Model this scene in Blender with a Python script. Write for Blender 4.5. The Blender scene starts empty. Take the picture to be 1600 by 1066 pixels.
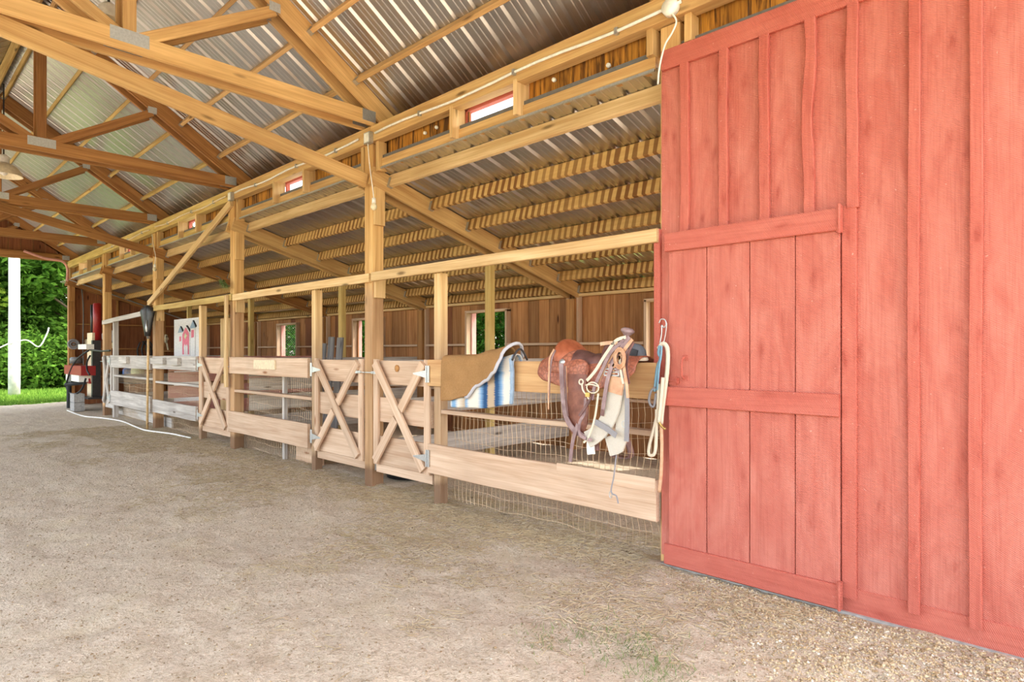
import bpy, math, random
import numpy as np
from mathutils import Vector, Matrix
random.seed(11); RNG = np.random.default_rng(11)
S = bpy.context.scene; COL = S.collection

# ------------------------------------------------------------------ camera
# X runs along the stall row (away = -X), Y into the stalls, Z up, metres
FPX, HY, VPX, CAMH = 973.555, 549.6, -208.654, 1.35
ANG = math.atan((800 - VPX) / FPX)
DIR = (-math.cos(ANG), math.sin(ANG)); RGT = (DIR[1], -DIR[0])
cd = bpy.data.cameras.new('camera'); cam = bpy.data.objects.new('camera', cd); COL.objects.link(cam)
cd.sensor_width = 36; cd.lens = FPX / 1600 * 36; cd.shift_y = (HY - 533) / 1600; cd.clip_start = .05; cd.clip_end = 500
cam.location = (0, 0, CAMH); cam.rotation_euler = (math.pi / 2, 0, math.pi / 2 - ANG)
S.camera = cam
# ------------------------------------------------------------------ light
SUN_AZ = Vector((.42, .62)).normalized(); SUN_EL = math.radians(56)
w = bpy.data.worlds.new('sky'); S.world = w; w.use_nodes = True
nt = w.node_tree; bg = nt.nodes['Background']
sk = nt.nodes.new('ShaderNodeTexSky'); sk.sky_type = 'NISHITA'; sk.sun_disc = False
sk.sun_elevation = SUN_EL; sk.sun_rotation = math.atan2(SUN_AZ.x, SUN_AZ.y); sk.air_density = 1.0; sk.dust_density = 3.0; sk.ozone_density = .4
hs = nt.nodes.new('ShaderNodeHueSaturation'); hs.inputs['Saturation'].default_value = .6; nt.links.new(sk.outputs[0], hs.inputs['Color'])
tn = nt.nodes.new('ShaderNodeMixRGB'); tn.blend_type = 'MULTIPLY'; tn.inputs[0].default_value = 1; tn.inputs[2].default_value = (1, .975, .93, 1); nt.links.new(hs.outputs[0], tn.inputs[1])   # hazy summer sky
nt.links.new(tn.outputs[0], bg.inputs[0]); bg.inputs[1].default_value = .6
sl = bpy.data.lights.new('sun', 'SUN'); so = bpy.data.objects.new('sun', sl); COL.objects.link(so)
sl.energy = 3.0; sl.angle = math.radians(1.5); sl.color = (1, .95, .86)
so.rotation_euler = Vector((SUN_AZ.x * math.cos(SUN_EL), SUN_AZ.y * math.cos(SUN_EL), math.sin(SUN_EL))).to_track_quat('Z', 'Y').to_euler()
vs = S.view_settings; vs.view_transform = 'Standard'; vs.look = 'None'; vs.exposure = 1.18; vs.gamma = 1; vs.use_curve_mapping = False

# ------------------------------------------------------------------ helpers
def PY(px, py, Y):
    t = (px - 800) / FPX; X = Y * (t * DIR[1] - RGT[1]) / (RGT[0] - t * DIR[0]); dp = DIR[0] * X + DIR[1] * Y
    return Vector((X, Y, CAMH + (HY - py) * dp / FPX))
def lin(c): return tuple(((v / 255) / 12.92 if v / 255 < .04045 else ((v / 255 + .055) / 1.055) ** 2.4) for v in c)
WM = {}
class MB:
    def __init__(s): s.v = []; s.f = []
    def add(s, vs_, fs):
        n = len(s.v); s.v += [tuple(p) for p in vs_]; s.f += [tuple(i + n for i in f) for f in fs]; return s
    def box(s, a, b, ch=0):
        x0, y0, z0 = a; x1, y1, z1 = b
        return s.add([(x0,y0,z0),(x1,y0,z0),(x1,y1,z0),(x0,y1,z0),(x0,y0,z1),(x1,y0,z1),(x1,y1,z1),(x0,y1,z1)],
            [(0,3,2,1),(4,5,6,7),(0,1,5,4),(1,2,6,5),(2,3,7,6),(3,0,4,7)])
    def tube(s, pts, r, n=6, cap=True):
        pts = [Vector(p) for p in pts]; rs = r if isinstance(r, (list, tuple)) else [r] * len(pts)
        rings = []; prev = None
        for i, p in enumerate(pts):
            t = (pts[min(i + 1, len(pts) - 1)] - pts[max(i - 1, 0)])
            t = t.normalized() if t.length > 1e-9 else Vector((0, 0, 1))
            u = prev if prev is not None else (Vector((0, 0, 1)) if abs(t.z) < .9 else Vector((1, 0, 0)))
            u = (u - t * u.dot(t)); u = u.normalized() if u.length > 1e-6 else t.orthogonal().normalized()
            prev = u; q = t.cross(u)
            rings.append([p + (u * math.cos(2 * math.pi * k / n) + q * math.sin(2 * math.pi * k / n)) * rs[i] for k in range(n)])
        V = [p for R in rings for p in R]; Fc = []
        for i in range(len(pts) - 1):
            for k in range(n):
                Fc.append((i*n+k, i*n+(k+1) % n, (i+1)*n+(k+1) % n, (i+1)*n+k))
        if cap: Fc += [tuple(range(n))[::-1], tuple((len(pts)-1)*n+k for k in range(n))]
        return s.add(V, Fc)
    def lathe(s, prof, n=20, M=Matrix.Identity(4)):
        V = []; Fc = []
        for r, z in prof:
            for k in range(n): V.append(M @ Vector((r*math.cos(2*math.pi*k/n), r*math.sin(2*math.pi*k/n), z)))
        for i in range(len(prof)-1):
            for k in range(n): Fc.append((i*n+k, i*n+(k+1) % n, (i+1)*n+(k+1) % n, (i+1)*n+k))
        return s.add(V, Fc)
    def prism(s, poly, d):       # poly: 3D points, extruded along vector d
        poly = [Vector(p) for p in poly]; d = Vector(d); n = len(poly)
        return s.add(poly + [p + d for p in poly], [tuple(range(n))[::-1], tuple(range(n, 2*n))] + [(i, (i+1) % n, n+(i+1) % n, n+i) for i in range(n)])
    def strap(s, pts, wd, th, nrm=(0, -1, 0)):
        pts = [Vector(p) for p in pts]; V = []; Fc = []; nr = Vector(nrm); ws = wd if isinstance(wd, (list, tuple)) else [wd]*len(pts)
        for i, p in enumerate(pts):
            t = (pts[min(i+1, len(pts)-1)] - pts[max(i-1, 0)]).normalized()
            sd = t.cross(nr); sd = sd.normalized() if sd.length > 1e-4 else Vector((1, 0, 0)); n2 = sd.cross(t)
            for a, b in ((-1,-1),(1,-1),(1,1),(-1,1)): V.append(p + sd*a*ws[i]/2 + n2*b*th/2)
        for i in range(len(pts)-1):
            for k in range(4): Fc.append((i*4+k, i*4+(k+1) % 4, i*4+4+(k+1) % 4, i*4+4+k))
        m = (len(pts)-1)*4; Fc += [(3,2,1,0), (m,m+1,m+2,m+3)]
        return s.add(V, Fc)
    def ring(s, c, R, r, nrm=(0, -1, 0), n=14, m=6, sx=1, sz=1):
        c = Vector(c); q = Vector(nrm).to_track_quat('Z', 'Y')
        pts = [c + q @ Vector((R*sx*math.cos(2*math.pi*k/n), R*sz*math.sin(2*math.pi*k/n), 0)) for k in range(n+1)]
        return s.tube(pts, r, m, False)
def smooth_path(pts, k=5):
    P = [Vector(p) for p in pts]; out = []
    for i in range(len(P)-1):
        a, b, c, d = P[max(i-1, 0)], P[i], P[i+1], P[min(i+2, len(P)-1)]
        for j in range(k):
            t = j/k; out.append(.5*((2*b)+(c-a)*t+(2*a-5*b+4*c-d)*t*t+(3*b-a-3*c+d)*t**3))
    return out + [P[-1]]
def link(name, data, M, parent=None):
    o = bpy.data.objects.new(name, data); COL.objects.link(o); WM[o] = M
    if parent is not None: o.parent = parent; o.matrix_basis = WM[parent].inverted() @ M
    else: o.matrix_basis = M
    return o
def tag(o, label=None, cat=None, group=None, kind=None):
    if label: o['label'] = label
    if cat: o['category'] = cat
    if group: o['group'] = group
    if kind: o['kind'] = kind
    return o
def thing(name, loc, label, cat=None, group=None, kind=None):
    return tag(link(name, None, Matrix.Translation(Vector(loc))), label, cat, group, kind)
def mesh_of(name, mb, mat, smooth=False):
    me = bpy.data.meshes.new(name); me.from_pydata([tuple(p) for p in mb.v], [], mb.f)
    if isinstance(mat, str): mat = M_[mat]
    me.materials.append(mat)
    if smooth: me.polygons.foreach_set('use_smooth', [True]*len(me.polygons))
    return me
def part(name, mb, mat, parent=None, smooth=False, org=None):
    """world-space builder -> object with its origin at org (default: centre of its box)"""
    a = np.array([tuple(p) for p in mb.v]); c = Vector(org) if org is not None else Vector(((a.min(0)+a.max(0))/2).tolist())
    mb.v = [tuple(Vector(p)-c) for p in mb.v]
    return link(name, mesh_of(name, mb, mat, smooth), Matrix.Translation(c), parent)
def solo(name, mb, mat, label, cat=None, group=None, kind=None, smooth=False):
    a = np.array([tuple(p) for p in mb.v]); c = (a.min(0)+a.max(0))/2; c[2] = a[:, 2].min()
    return tag(part(name, mb, mat, None, smooth, c.tolist()), label, cat, group, kind)
def board(name, p0, p1, hgt, th, mat, parent=None, up=(0, 0, 1), ch=.004, seg=1, wob=0.):
    """a sawn board from p0 to p1 (centre line): hgt along up, th across; local X runs with the grain"""
    p0 = Vector(p0); p1 = Vector(p1); x = (p1-p0); Ln = x.length; x.normalize(); z = Vector(up); z = (z-x*z.dot(x)).normalized(); y = z.cross(x)
    M = Matrix((( x.x, y.x, z.x, 0), (x.y, y.y, z.y, 0), (x.z, y.z, z.z, 0), (0, 0, 0, 1))); M.translation = (p0+p1)/2
    a, b = th/2, hgt/2; c = min(ch, a*.6, b*.6)
    pr = [(a-c, -b), (a, -b+c), (a, b-c), (a-c, b), (-a+c, b), (-a, b-c), (-a, -b+c), (-a+c, -b)]
    V = []; Fc = []; ph = random.random()*6
    for i in range(seg+1):
        t = i/seg; off = wob*(math.sin(t*5+ph)+.6*math.sin(t*11+2*ph))*(1 if 0 < i < seg else .6) if wob else 0
        off2 = wob*.25*math.sin(t*17+ph) if wob else 0
        V += [(-Ln/2+Ln*t, q[0], q[1]*(1+off2/b if wob else 1)+off) for q in pr]
    for i in range(seg):
        for k in range(8): Fc.append((i*8+k, i*8+(k+1) % 8, i*8+8+(k+1) % 8, i*8+8+k))
    Fc += [tuple(range(8))[::-1], tuple(seg*8+k for k in range(8))]
    mb = MB(); mb.add(V, Fc)
    return link(name, mesh_of(name, mb, mat), M, parent)
def np_mesh(name, V, Fq, mat, smooth=False):
    me = bpy.data.meshes.new(name); n = Fq.shape[1]
    me.vertices.add(len(V)); me.vertices.foreach_set('co', np.asarray(V, np.float32).ravel())
    me.loops.add(Fq.size); me.loops.foreach_set('vertex_index', Fq.astype(np.int32).ravel())
    me.polygons.add(len(Fq)); me.polygons.foreach_set('loop_start', np.arange(len(Fq), dtype=np.int32)*n)
    try: me.polygons.foreach_set('loop_total', np.full(len(Fq), n, np.int32))
    except Exception: pass
    if smooth: me.polygons.foreach_set('use_smooth', np.ones(len(Fq), bool))
    me.materials.append(M_[mat] if isinstance(mat, str) else mat); me.update(calc_edges=True); me.validate()
    return me

# ------------------------------------------------------------------ materials
M_ = {}
class NT:
    def __init__(s, name):
        m = bpy.data.materials.new(name); m.use_nodes = True; s.m = m; s.t = m.node_tree; s.b = s.t.nodes['Principled BSDF']; M_[name] = m
    def n(s, typ, **kw):
        nd = s.t.nodes.new('ShaderNode'+typ)
        for k, v in kw.items():
            if k.startswith('i_'):
                key = k[2:]; key = int(key) if key.isdigit() else key.replace('_', ' ')
                s.set(nd.inputs[key], v)
            else: setattr(nd, k, v)
        return nd
    def set(s, inp, v):
        if isinstance(v, bpy.types.NodeSocket): s.t.links.new(v, inp)
        elif hasattr(inp.default_value, '__len__') and len(inp.default_value) == 4 and len(v) == 3: inp.default_value = (*v, 1)
        else: inp.default_value = v
    def ramp(s, fac, stops):
        r = s.n('ValToRGB'); e = r.color_ramp.elements
        while len(e) < len(stops): e.new(.5)
        for el, (p, c) in zip(e, stops): el.position = p; el.color = (c, c, c, 1) if isinstance(c, (int, float)) else (*c, 1)
        s.set(r.inputs[0], fac); return r.outputs[0]
    def mix(s, fac, a, b, mode='MIX'):
        r = s.n('MixRGB', blend_type=mode); s.set(r.inputs[0], fac); s.set(r.inputs[1], a); s.set(r.inputs[2], b); return r.outputs[0]
    def noise(s, vec, scale=(1, 1, 1), sc=1., det=3, rough=.55, dist=0.):
        mp = s.n('Mapping', i_Vector=vec, i_Scale=scale)
        return s.n('TexNoise', i_Vector=mp.outputs[0], i_Scale=sc, i_Detail=det, i_Roughness=rough, i_Distortion=dist).outputs[0]
    def bump(s, hgt, strength=.3, dist=.01):
        s.set(s.b.inputs['Normal'], s.n('Bump', i_Strength=strength, i_Distance=dist, i_Height=hgt).outputs[0])
    def coord(s):
        tc = s.n('TexCoord'); oi = s.n('ObjectInfo'); mu = s.n('Math', operation='MULTIPLY', i_0=oi.outputs['Random'], i_1=53.)
        va = s.n('VectorMath', operation='ADD'); s.set(va.inputs[0], tc.outputs['Object']); s.set(va.inputs[1], mu.outputs[0])
        s.rand = oi.outputs['Random']; s.obj = tc.outputs['Object']; return va.outputs[0]
    def fin(s, col, rough=.7, metal=0., spec=.3):
        s.set(s.b.inputs['Base Color'], col); s.set(s.b.inputs['Roughness'], rough); s.set(s.b.inputs['Metallic'], metal); s.b.inputs['Specular IOR Level'].default_value = spec; return s.m
def wood(name, c0, c1, knot=None, rough=.75, var=.3, streak=None, sx=1.):
    """grain runs along each board's own length; every board differs by its object random"""
    a = NT(name); v = a.coord(); c0 = lin(c0); c1 = lin(c1)
    g = a.noise(v, (.9*sx, 16, 16), 1, 4, .6, .6); fine = a.noise(v, (2*sx, 110, 110), 1, 2)
    f = a.mix(.35, g, fine); col = a.mix(a.ramp(f, [(.36, 0), (.64, 1)]), c0, c1)
    blot = a.noise(v, (1.4, 2.5, 2.5), 1, 3); col = a.mix(a.ramp(blot, [(.45, 0), (.75, .35)]), col, tuple(x*.6 for x in c0))
    vo = a.n('TexVoronoi', i_Vector=a.n('Mapping', i_Vector=v, i_Scale=(1.5*sx, 6, 6)).outputs[0], i_Scale=1.)
    kn = a.ramp(vo.outputs['Distance'], [(.05, 1), (.13, 0)]); col = a.mix(kn, col, lin(knot) if knot else tuple(x*.4 for x in c0))
    if streak:
        st = a.noise(v, streak[1], 1, 4, .6, .4); col = a.mix(a.ramp(st, [(.47, 0), (.6, .85)]), col, lin(streak[0]))
    hv = a.n('HueSaturation', i_Color=col, i_Value=a.n('MapRange', i_Value=a.rand, i_3=1-var, i_4=1+var*.6).outputs[0]); a.bump(f, .35, .004)
    return a.fin(hv.outputs[0], rough)
def plain(name, c, rough=.6, metal=0., spec=.3, nz=.12, sc=30, bump=0):
    a = NT(name); v = a.coord(); c = lin(c); n = a.noise(v, (1, 1, 1), sc, 3)
    if bump: a.bump(n, bump, .005)
    return a.fin(a.mix(a.ramp(n, [(.3, 0), (.7, 1)]), tuple(x*(1-nz) for x in c), tuple(min(1, x*(1+nz)) for x in c)), rough, metal, spec)
wood('golden_lumber', (192, 146, 90), (229, 190, 130), rough=.6, var=.18)
wood('brown_lumber', (140, 92, 50), (188, 136, 80), rough=.65, var=.15)
wood('bleached_lumber', (190, 154, 124), (221, 192, 164), knot=(150, 100, 66), var=.12)
wood('fresh_lumber', (196, 146, 96), (224, 182, 130), knot=(150, 96, 56), var=.06)
wood('grey_lumber', (160, 148, 138), (216, 208, 198), knot=(110, 96, 88), var=.1)
wood('slate_lumber', (104, 98, 96), (150, 144, 140), var=.2)
wood('pale_lumber', (198, 158, 104), (232, 200, 150), var=.12)
wood('cedar_plank', (146, 94, 54), (194, 140, 90), knot=(84, 46, 24), var=.3)
wood('dark_plank', (122, 70, 42), (166, 106, 66), knot=(66, 36, 22), var=.28)
wood('stained_plank', (150, 92, 28), (214, 150, 60), var=.3, streak=((58, 28, 12), (2.2, 22, 22)))
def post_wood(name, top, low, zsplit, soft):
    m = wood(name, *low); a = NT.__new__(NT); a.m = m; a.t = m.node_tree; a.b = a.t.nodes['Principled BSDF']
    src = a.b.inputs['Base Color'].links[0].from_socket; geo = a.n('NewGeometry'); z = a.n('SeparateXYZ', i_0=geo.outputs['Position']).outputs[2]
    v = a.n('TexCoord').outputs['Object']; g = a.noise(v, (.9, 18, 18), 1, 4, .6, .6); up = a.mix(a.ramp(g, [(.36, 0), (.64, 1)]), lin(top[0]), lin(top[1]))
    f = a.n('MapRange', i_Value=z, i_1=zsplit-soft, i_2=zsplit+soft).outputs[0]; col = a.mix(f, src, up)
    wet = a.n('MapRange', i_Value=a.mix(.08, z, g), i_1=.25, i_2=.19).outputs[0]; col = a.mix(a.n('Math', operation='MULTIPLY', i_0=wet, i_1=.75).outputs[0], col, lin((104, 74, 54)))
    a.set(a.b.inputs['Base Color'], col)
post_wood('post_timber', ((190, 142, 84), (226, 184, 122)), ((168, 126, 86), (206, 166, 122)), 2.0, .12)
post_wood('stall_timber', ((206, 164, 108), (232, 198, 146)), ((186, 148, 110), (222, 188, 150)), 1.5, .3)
wood('yellow_lumber', (186, 150, 84), (226, 198, 128), var=.12)
def drip():
    a = NT('drip_stained_lumber'); v = a.coord(); g = a.noise(v, (1.5, 30, 30), 1, 3)
    col = a.mix(g, lin((182, 138, 78)), lin((222, 184, 118)))
    mp = a.n('Mapping', i_Vector=v, i_Scale=(1, .0, .25)); wv = a.n('TexWave', i_Vector=mp.outputs[0], i_Scale=3.6, i_Distortion=2.4, i_Detail=2, i_Detail_Scale=1.8, bands_direction='X')
    f = a.ramp(wv.outputs['Fac'], [(.42, 0), (.62, .9)]); amp = a.ramp(a.noise(v, (1.1, 0, 0), 1, 1), [(.3, .45), (.55, 1)])
    col = a.mix(a.mix(1., f, amp, 'MULTIPLY'), col, lin((112, 66, 28))); a.bump(g, .3, .004); a.fin(col, .7)
drip()
def painted(name, c, dk, lt, sc=1.):
    a = NT(name); v = a.coord(); f = a.mix(.5, a.noise(v, (1.2, 26, 26), 1, 4, .65, 1.0), a.noise(v, (4, 130, 130), 1, 2))
    b = a.noise(v, (1.5, 5, 5), 1, 4, .6, 1.5); col = a.mix(a.ramp(b, [(.35, 0), (.7, 1)]), lin(c), lin(lt))
    kn = a.n('TexVoronoi', i_Vector=a.n('Mapping', i_Vector=v, i_Scale=(.8, 2.1, 2.1)).outputs[0]); kd = a.mix(.25, kn.outputs['Distance'], a.noise(v, (6, 30, 30), 1, 3, .6, 2.), 'LINEAR_LIGHT'); col = a.mix(a.ramp(kd, [(.0, .8), (.16, .25), (.34, 0)]), col, lin(dk)); col = a.mix(a.ramp(f, [(.4, .3), (.52, 0)]), col, lin(dk))
    sp = a.noise(v, (18, 18, 18), 3, 2); col = a.mix(a.ramp(sp, [(.72, 0), (.8, .5)]), col, lin((238, 190, 172)))
    sw = a.n('TexWave', i_Vector=a.n('Mapping', i_Vector=v, i_Rotation=(0, .5, 0)).outputs[0], i_Scale=42., i_Distortion=3., i_Detail=2.)
    a.bump(a.mix(.3, f, sw.outputs['Fac']), .8, .006); a.fin(col, .6, 0, .3)
painted('red_paint', (186, 100, 84), (158, 72, 58), (200, 122, 105))
painted('red_trim_paint', (186, 96, 80), (158, 68, 54), (194, 108, 91))
painted('pink_paint', (214, 150, 140), (190, 120, 110), (226, 176, 166))
def metal_sheet():
    a = NT('roof_metal'); v = a.coord(); n = a.noise(v, (2, 2, .6), 2, 4); n2 = a.noise(v, (14, 14, 14), 2, 2)
    col = a.mix(n, lin((186, 183, 178)), lin((204, 201, 196))); r = a.n('MapRange', i_Value=n, i_3=.28, i_4=.34).outputs[0]
    a.fin(col, r, 1.)
metal_sheet()
plain('galvanized', (190, 192, 192), .4, .8, sc=60); plain('steel_dark', (70, 68, 68), .4, .7); plain('brass', (190, 160, 96), .35, .9)
plain('wire_steel', (196, 170, 138), .5, .6); plain('white_plastic', (236, 232, 222), .45); plain('cream_enamel', (226, 212, 178), .35, spec=.5)
plain('black_rubber', (34, 34, 36), .6); plain('red_machine', (150, 28, 26), .4, spec=.5); plain('grey_machine', (120, 118, 116), .5, .4)
plain('concrete', (164, 160, 154), .9, nz=.2, sc=25, bump=.3); plain('plywood_cream', (226, 206, 172), .7); plain('blue_plastic', (40, 120, 200), .4)
plain('pale_green', (206, 214, 168), .6); plain('white_paint', (226, 222, 220), .6); plain('castle_pink', (222, 118, 138), .6); plain('castle_blue', (150, 170, 190), .6); plain('castle_dark', (40, 36, 40), .6)
plain('pole_white', (206, 204, 196), .8, nz=.2, sc=6, bump=.3)
def leather(name, c, lt, rough=.42, tool=0.):
    a = NT(name); v = a.coord(); n = a.noise(v, (1, 1, 1), 14, 4); f = a.noise(v, (1, 1, 1), 160, 2)
    col = a.mix(a.ramp(n, [(.35, 0), (.7, 1)]), lin(c), lin(lt)); h = f
    if tool:
        vo = a.n('TexVoronoi', i_Vector=v, i_Scale=30., feature='DISTANCE_TO_EDGE'); t = a.ramp(vo.outputs['Distance'], [(.02, 0), (.2, 1)]); col = a.mix(.35*tool, col, t, 'MULTIPLY'); h = a.mix(.7, f, t)
    a.bump(h, .5, .004); a.fin(col, rough, 0, .5)
leather('russet_leather', (150, 74, 44), (190, 110, 74)); leather('tooled_leather', (158, 86, 62), (196, 126, 98), .5, 1.); leather('dark_leather', (92, 58, 54), (128, 90, 84)); leather('fender_leather', (112, 62, 46), (150, 92, 70)); leather('tan_leather', (186, 132, 96), (216, 176, 140)); leather('mauve_leather', (122, 92, 92), (164, 138, 136)); leather('black_leather', (40, 38, 40), (66, 62, 62))
def felt(name, c, lt, sc=220):
    a = NT(name); v = a.coord(); n = a.noise(v, (1, 1, 1), 5, 4); f = a.noise(v, (1, 1, 1), sc, 2)
    a.bump(f, .6, .004); a.fin(a.mix(a.mix(.5, n, f), lin(c), lin(lt)), .95, 0, .1)
felt('brown_felt', (124, 90, 54), (190, 146, 98), 90); felt('cream_wool', (206, 190, 164), (234, 222, 202)); felt('rope_cream', (206, 190, 162), (230, 220, 200)); felt('rope_blue', (96, 138, 160), (150, 184, 200)); felt('slate_cloth', (78, 80, 86), (116, 118, 122)); felt('grey_web', (128, 124, 126), (164, 160, 160)); felt('white_edge', (176, 172, 176), (214, 210, 212)); felt('cinch_wool', (186, 176, 160), (214, 206, 192))
def serape():
    a = NT('serape_wool'); v = a.coord(); ob = a.n('SeparateXYZ', i_0=a.obj); jag = a.noise(a.obj, (1, 1, 90), 1, 2)
    x = a.n('Math', operation='ADD', i_0=ob.outputs[0], i_1=a.n('Math', operation='MULTIPLY', i_0=a.n('Math', operation='SUBTRACT', i_0=jag, i_1=.5).outputs[0], i_1=.05).outputs[0]).outputs[0]
    t = a.n('Math', operation='MULTIPLY_ADD', i_0=x, i_1=1/.77, i_2=.5).outputs[0]
    cr, bl, db, tn = lin((226, 218, 204)), lin((130, 166, 200)), lin((52, 84, 124)), lin((186, 164, 138))
    col = a.ramp(t, [(.0, cr), (.05, bl), (.09, bl), (.14, cr), (.24, tn), (.27, bl), (.32, cr), (.46, cr), (.52, bl), (.57, db), (.61, db), (.63, tn), (.71, tn), (.73, db), (.77, db), (.82, bl), (.87, cr), (.94, cr), (.965, bl), (1., cr)])
    a.bump(a.noise(v, (60, 60, 400), 1, 1), .4, .003); a.fin(col, .95, 0, .1)
serape()
def leaf(name, c0, c1, c2=None, thr=.62):
    a = NT(name); tc = a.n('TexCoord'); n = a.noise(tc.outputs['Object'], (1, 1, 1), 3.1, 3); n2 = a.noise(tc.outputs['Object'], (1, 1, 1), 11, 2)
    col = a.mix(a.ramp(a.mix(.5, n, n2), [(.36, 0), (.64, 1)]), lin(c0), lin(c1))
    if c2: col = a.mix(a.ramp(a.noise(tc.outputs['Object'], (1, 1, 1), 5.5, 2), [(thr, 0), (thr+.05, 1)]), col, lin(c2))
    d = a.n('BsdfDiffuse', i_Color=col); tr = a.n('BsdfTranslucent', i_Color=col); mx = a.n('MixShader', i_0=.35); a.set(mx.inputs[1], d.outputs[0]); a.set(mx.inputs[2], tr.outputs[0])
    out = [q for q in a.t.nodes if q.type == 'OUTPUT_MATERIAL'][0]; a.t.links.new(mx.outputs[0], out.inputs[0])
leaf('leaf_green', (34, 66, 22), (92, 128, 44)); leaf('leaf_bright', (58, 92, 26), (140, 160, 56)); leaf('leaf_shrub', (30, 70, 26), (84, 130, 48), (196, 110, 118), .66); leaf('grass_blade', (62, 104, 34), (128, 158, 66)); leaf('weed', (100, 124, 72), (156, 168, 110))
plain('bark', (96, 80, 64), .9, nz=.35, sc=12, bump=.6); wood('straw', (196, 174, 130), (228, 212, 178), var=0)
wood('dry_stem', (170, 146, 110), (202, 178, 140), var=0); plain('stone_mix', (190, 172, 140), .85, nz=.35, sc=70); plain('lawn', (96, 122, 50), .95, nz=.3, sc=3)
def glassy():
    a = NT('window_glass'); g = a.n('BsdfGlossy', i_Roughness=.05); t = a.n('BsdfTransparent', i_Color=(.93, .95, .95)); fr = a.n('MixShader', i_0=.08); a.set(fr.inputs[1], t.outputs[0]); a.set(fr.inputs[2], g.outputs[0])
    out = [q for q in a.t.nodes if q.type == 'OUTPUT_MATERIAL'][0]; a.t.links.new(fr.outputs[0], out.inputs[0])
glassy()
def dirt():
    a = NT('dirt'); tc = a.n('TexCoord'); P = tc.outputs['Object']; sep = a.n('SeparateXYZ', i_0=P)
    big = a.noise(P, (1, 1, 1), .9, 4, .6); mid = a.noise(P, (1, 1, 1), 7, 5, .65); fine = a.noise(P, (1, 1, 1), 60, 4, .7)
    col = a.mix(a.ramp(mid, [(.3, 0), (.7, 1)]), lin((196, 177, 153)), lin((226, 208, 185)))
    col = a.mix(a.ramp(big, [(.4, 0), (.65, .6)]), col, lin((220, 204, 180)))
    col = a.mix(a.ramp(fine, [(.35, .5), (.5, 0)]), col, lin((166, 146, 119)))
    gr = a.noise(P, (1, 1, 1), 26, 4, .7); col = a.mix(a.ramp(gr, [(.34, .55), (.48, 0)]), col, lin((160, 139, 112))); col = a.mix(a.ramp(gr, [(.56, 0), (.7, .5)]), col, lin((226, 212, 190)))
    hay = a.noise(P, (1, 1, 1), 2.3, 4, .7); col = a.mix(a.ramp(hay, [(.5, 0), (.68, .55)]), col, lin((208, 190, 158)))
    sv = a.n('TexVoronoi', i_Vector=P, i_Scale=55.); col = a.mix(a.ramp(sv.outputs['Distance'], [(.12, .35), (.2, 0)]), col, lin((230, 216, 194)))
    a.bump(a.mix(.5, a.mix(.5, mid, gr), fine), 1., .05); a.fin(col, .95, 0, .15)
dirt()

# ------------------------------------------------------------------ key measures
D = 3.513                                   # front plane of the stall row
L = 3.372                                   # bay
X0 = [-5.335 - L*i for i in range(-1, 5)]   # right front corner of the posts: red corner, then five posts
YC = 1.37                                   # ridge
YO = 2*YC - D                               # the other side of the aisle
SL = .645; ZR = lambda Y: 6.183 - SL*Y      # underside of the main roof metal (stall side)
SLL = .276; ZL = lambda Y: 3.137 - SLL*(Y-3.75)   # underside of the lean-to metal
YW = 6.89                                   # inner face of the rear wall boards
XE = 0.75                                   # front end of the barn
XF = X0[5] - .14                            # far end
bayspan = lambda i: (X0[i+1]+.04, X0[i]-.18)

# ================================================================== ground
def vnoise(x, y, sc, seed):
    r = np.random.default_rng(seed); g = r.random((256, 256)); x = x*sc; y = y*sc; xi = np.floor(x).astype(int); yi = np.floor(y).astype(int); fx = x-xi; fy = y-yi
    fx = fx*fx*(3-2*fx); fy = fy*fy*(3-2*fy); q = lambda a, b: g[a % 256, b % 256]
    return (q(xi, yi)*(1-fx)+q(xi+1, yi)*fx)*(1-fy)+(q(xi, yi+1)*(1-fx)+q(xi+1, yi+1)*fx)*fy
def gz(x, y): return (vnoise(x, y, .8, 1)-.5)*.035+(vnoise(x, y, 3.1, 2)-.5)*.018+(vnoise(x, y, 8, 3)-.5)*.018+(vnoise(x, y, 19, 4)-.5)*.011
def ground(name, xs, ys, mat, label):
    X, Y = np.meshgrid(xs, ys, indexing='ij'); Z = gz(X, Y); nx, ny = X.shape
    V = np.stack([X, Y, Z], -1).reshape(-1, 3); i = np.arange(nx*ny).reshape(nx, ny)
    Fq = np.stack([i[:-1, :-1], i[1:, :-1], i[1:, 1:], i[:-1, 1:]], -1).reshape(-1, 4)
    return tag(link(name, np_mesh(name, V, Fq, mat, True), Matrix.Identity(4)), label, 'ground', None, 'structure')
xs = np.concatenate([np.arange(-20, -8, .08), np.arange(-8, 1.6, .035)]); ys = np.concatenate([np.arange(-1.5, .4, .1), np.arange(.4, 3.8, .035), np.arange(3.8, 7.3, .1)])
ground('floor', xs, ys, 'dirt', 'trampled tan dirt floor of the barn aisle and stalls')
mb = MB(); N = 24
for k in range(N):
    a0, a1 = 2*math.pi*k/N, 2*math.pi*(k+1)/N
    mb.add([(-9, 2, -.06), (-9+140*math.cos(a0), 2+140*math.sin(a0), -.06), (-9+140*math.cos(a1), 2+140*math.sin(a1), -.06)], [(0, 1, 2)])
tag(link('floor_outside', mesh_of('floor_outside', mb, 'lawn'), Matrix.Identity(4)), 'green lawn stretching away outside the barn', 'lawn', None, 'structure')
mb = MB().box((1.5, -14, -.2), (16, 14, -.03)); mb.box((-24, -16, -.2), (1.5, -1.45, -.03)); tag(part('floor_yard_bounce', mb, 'dirt'), 'pale gravel yard in front of the barn, with unseen ground added beside it to bounce light', 'yard', None, 'structure')  # unseen pale ground beside the barn, added to bounce light onto the roof metal

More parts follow.
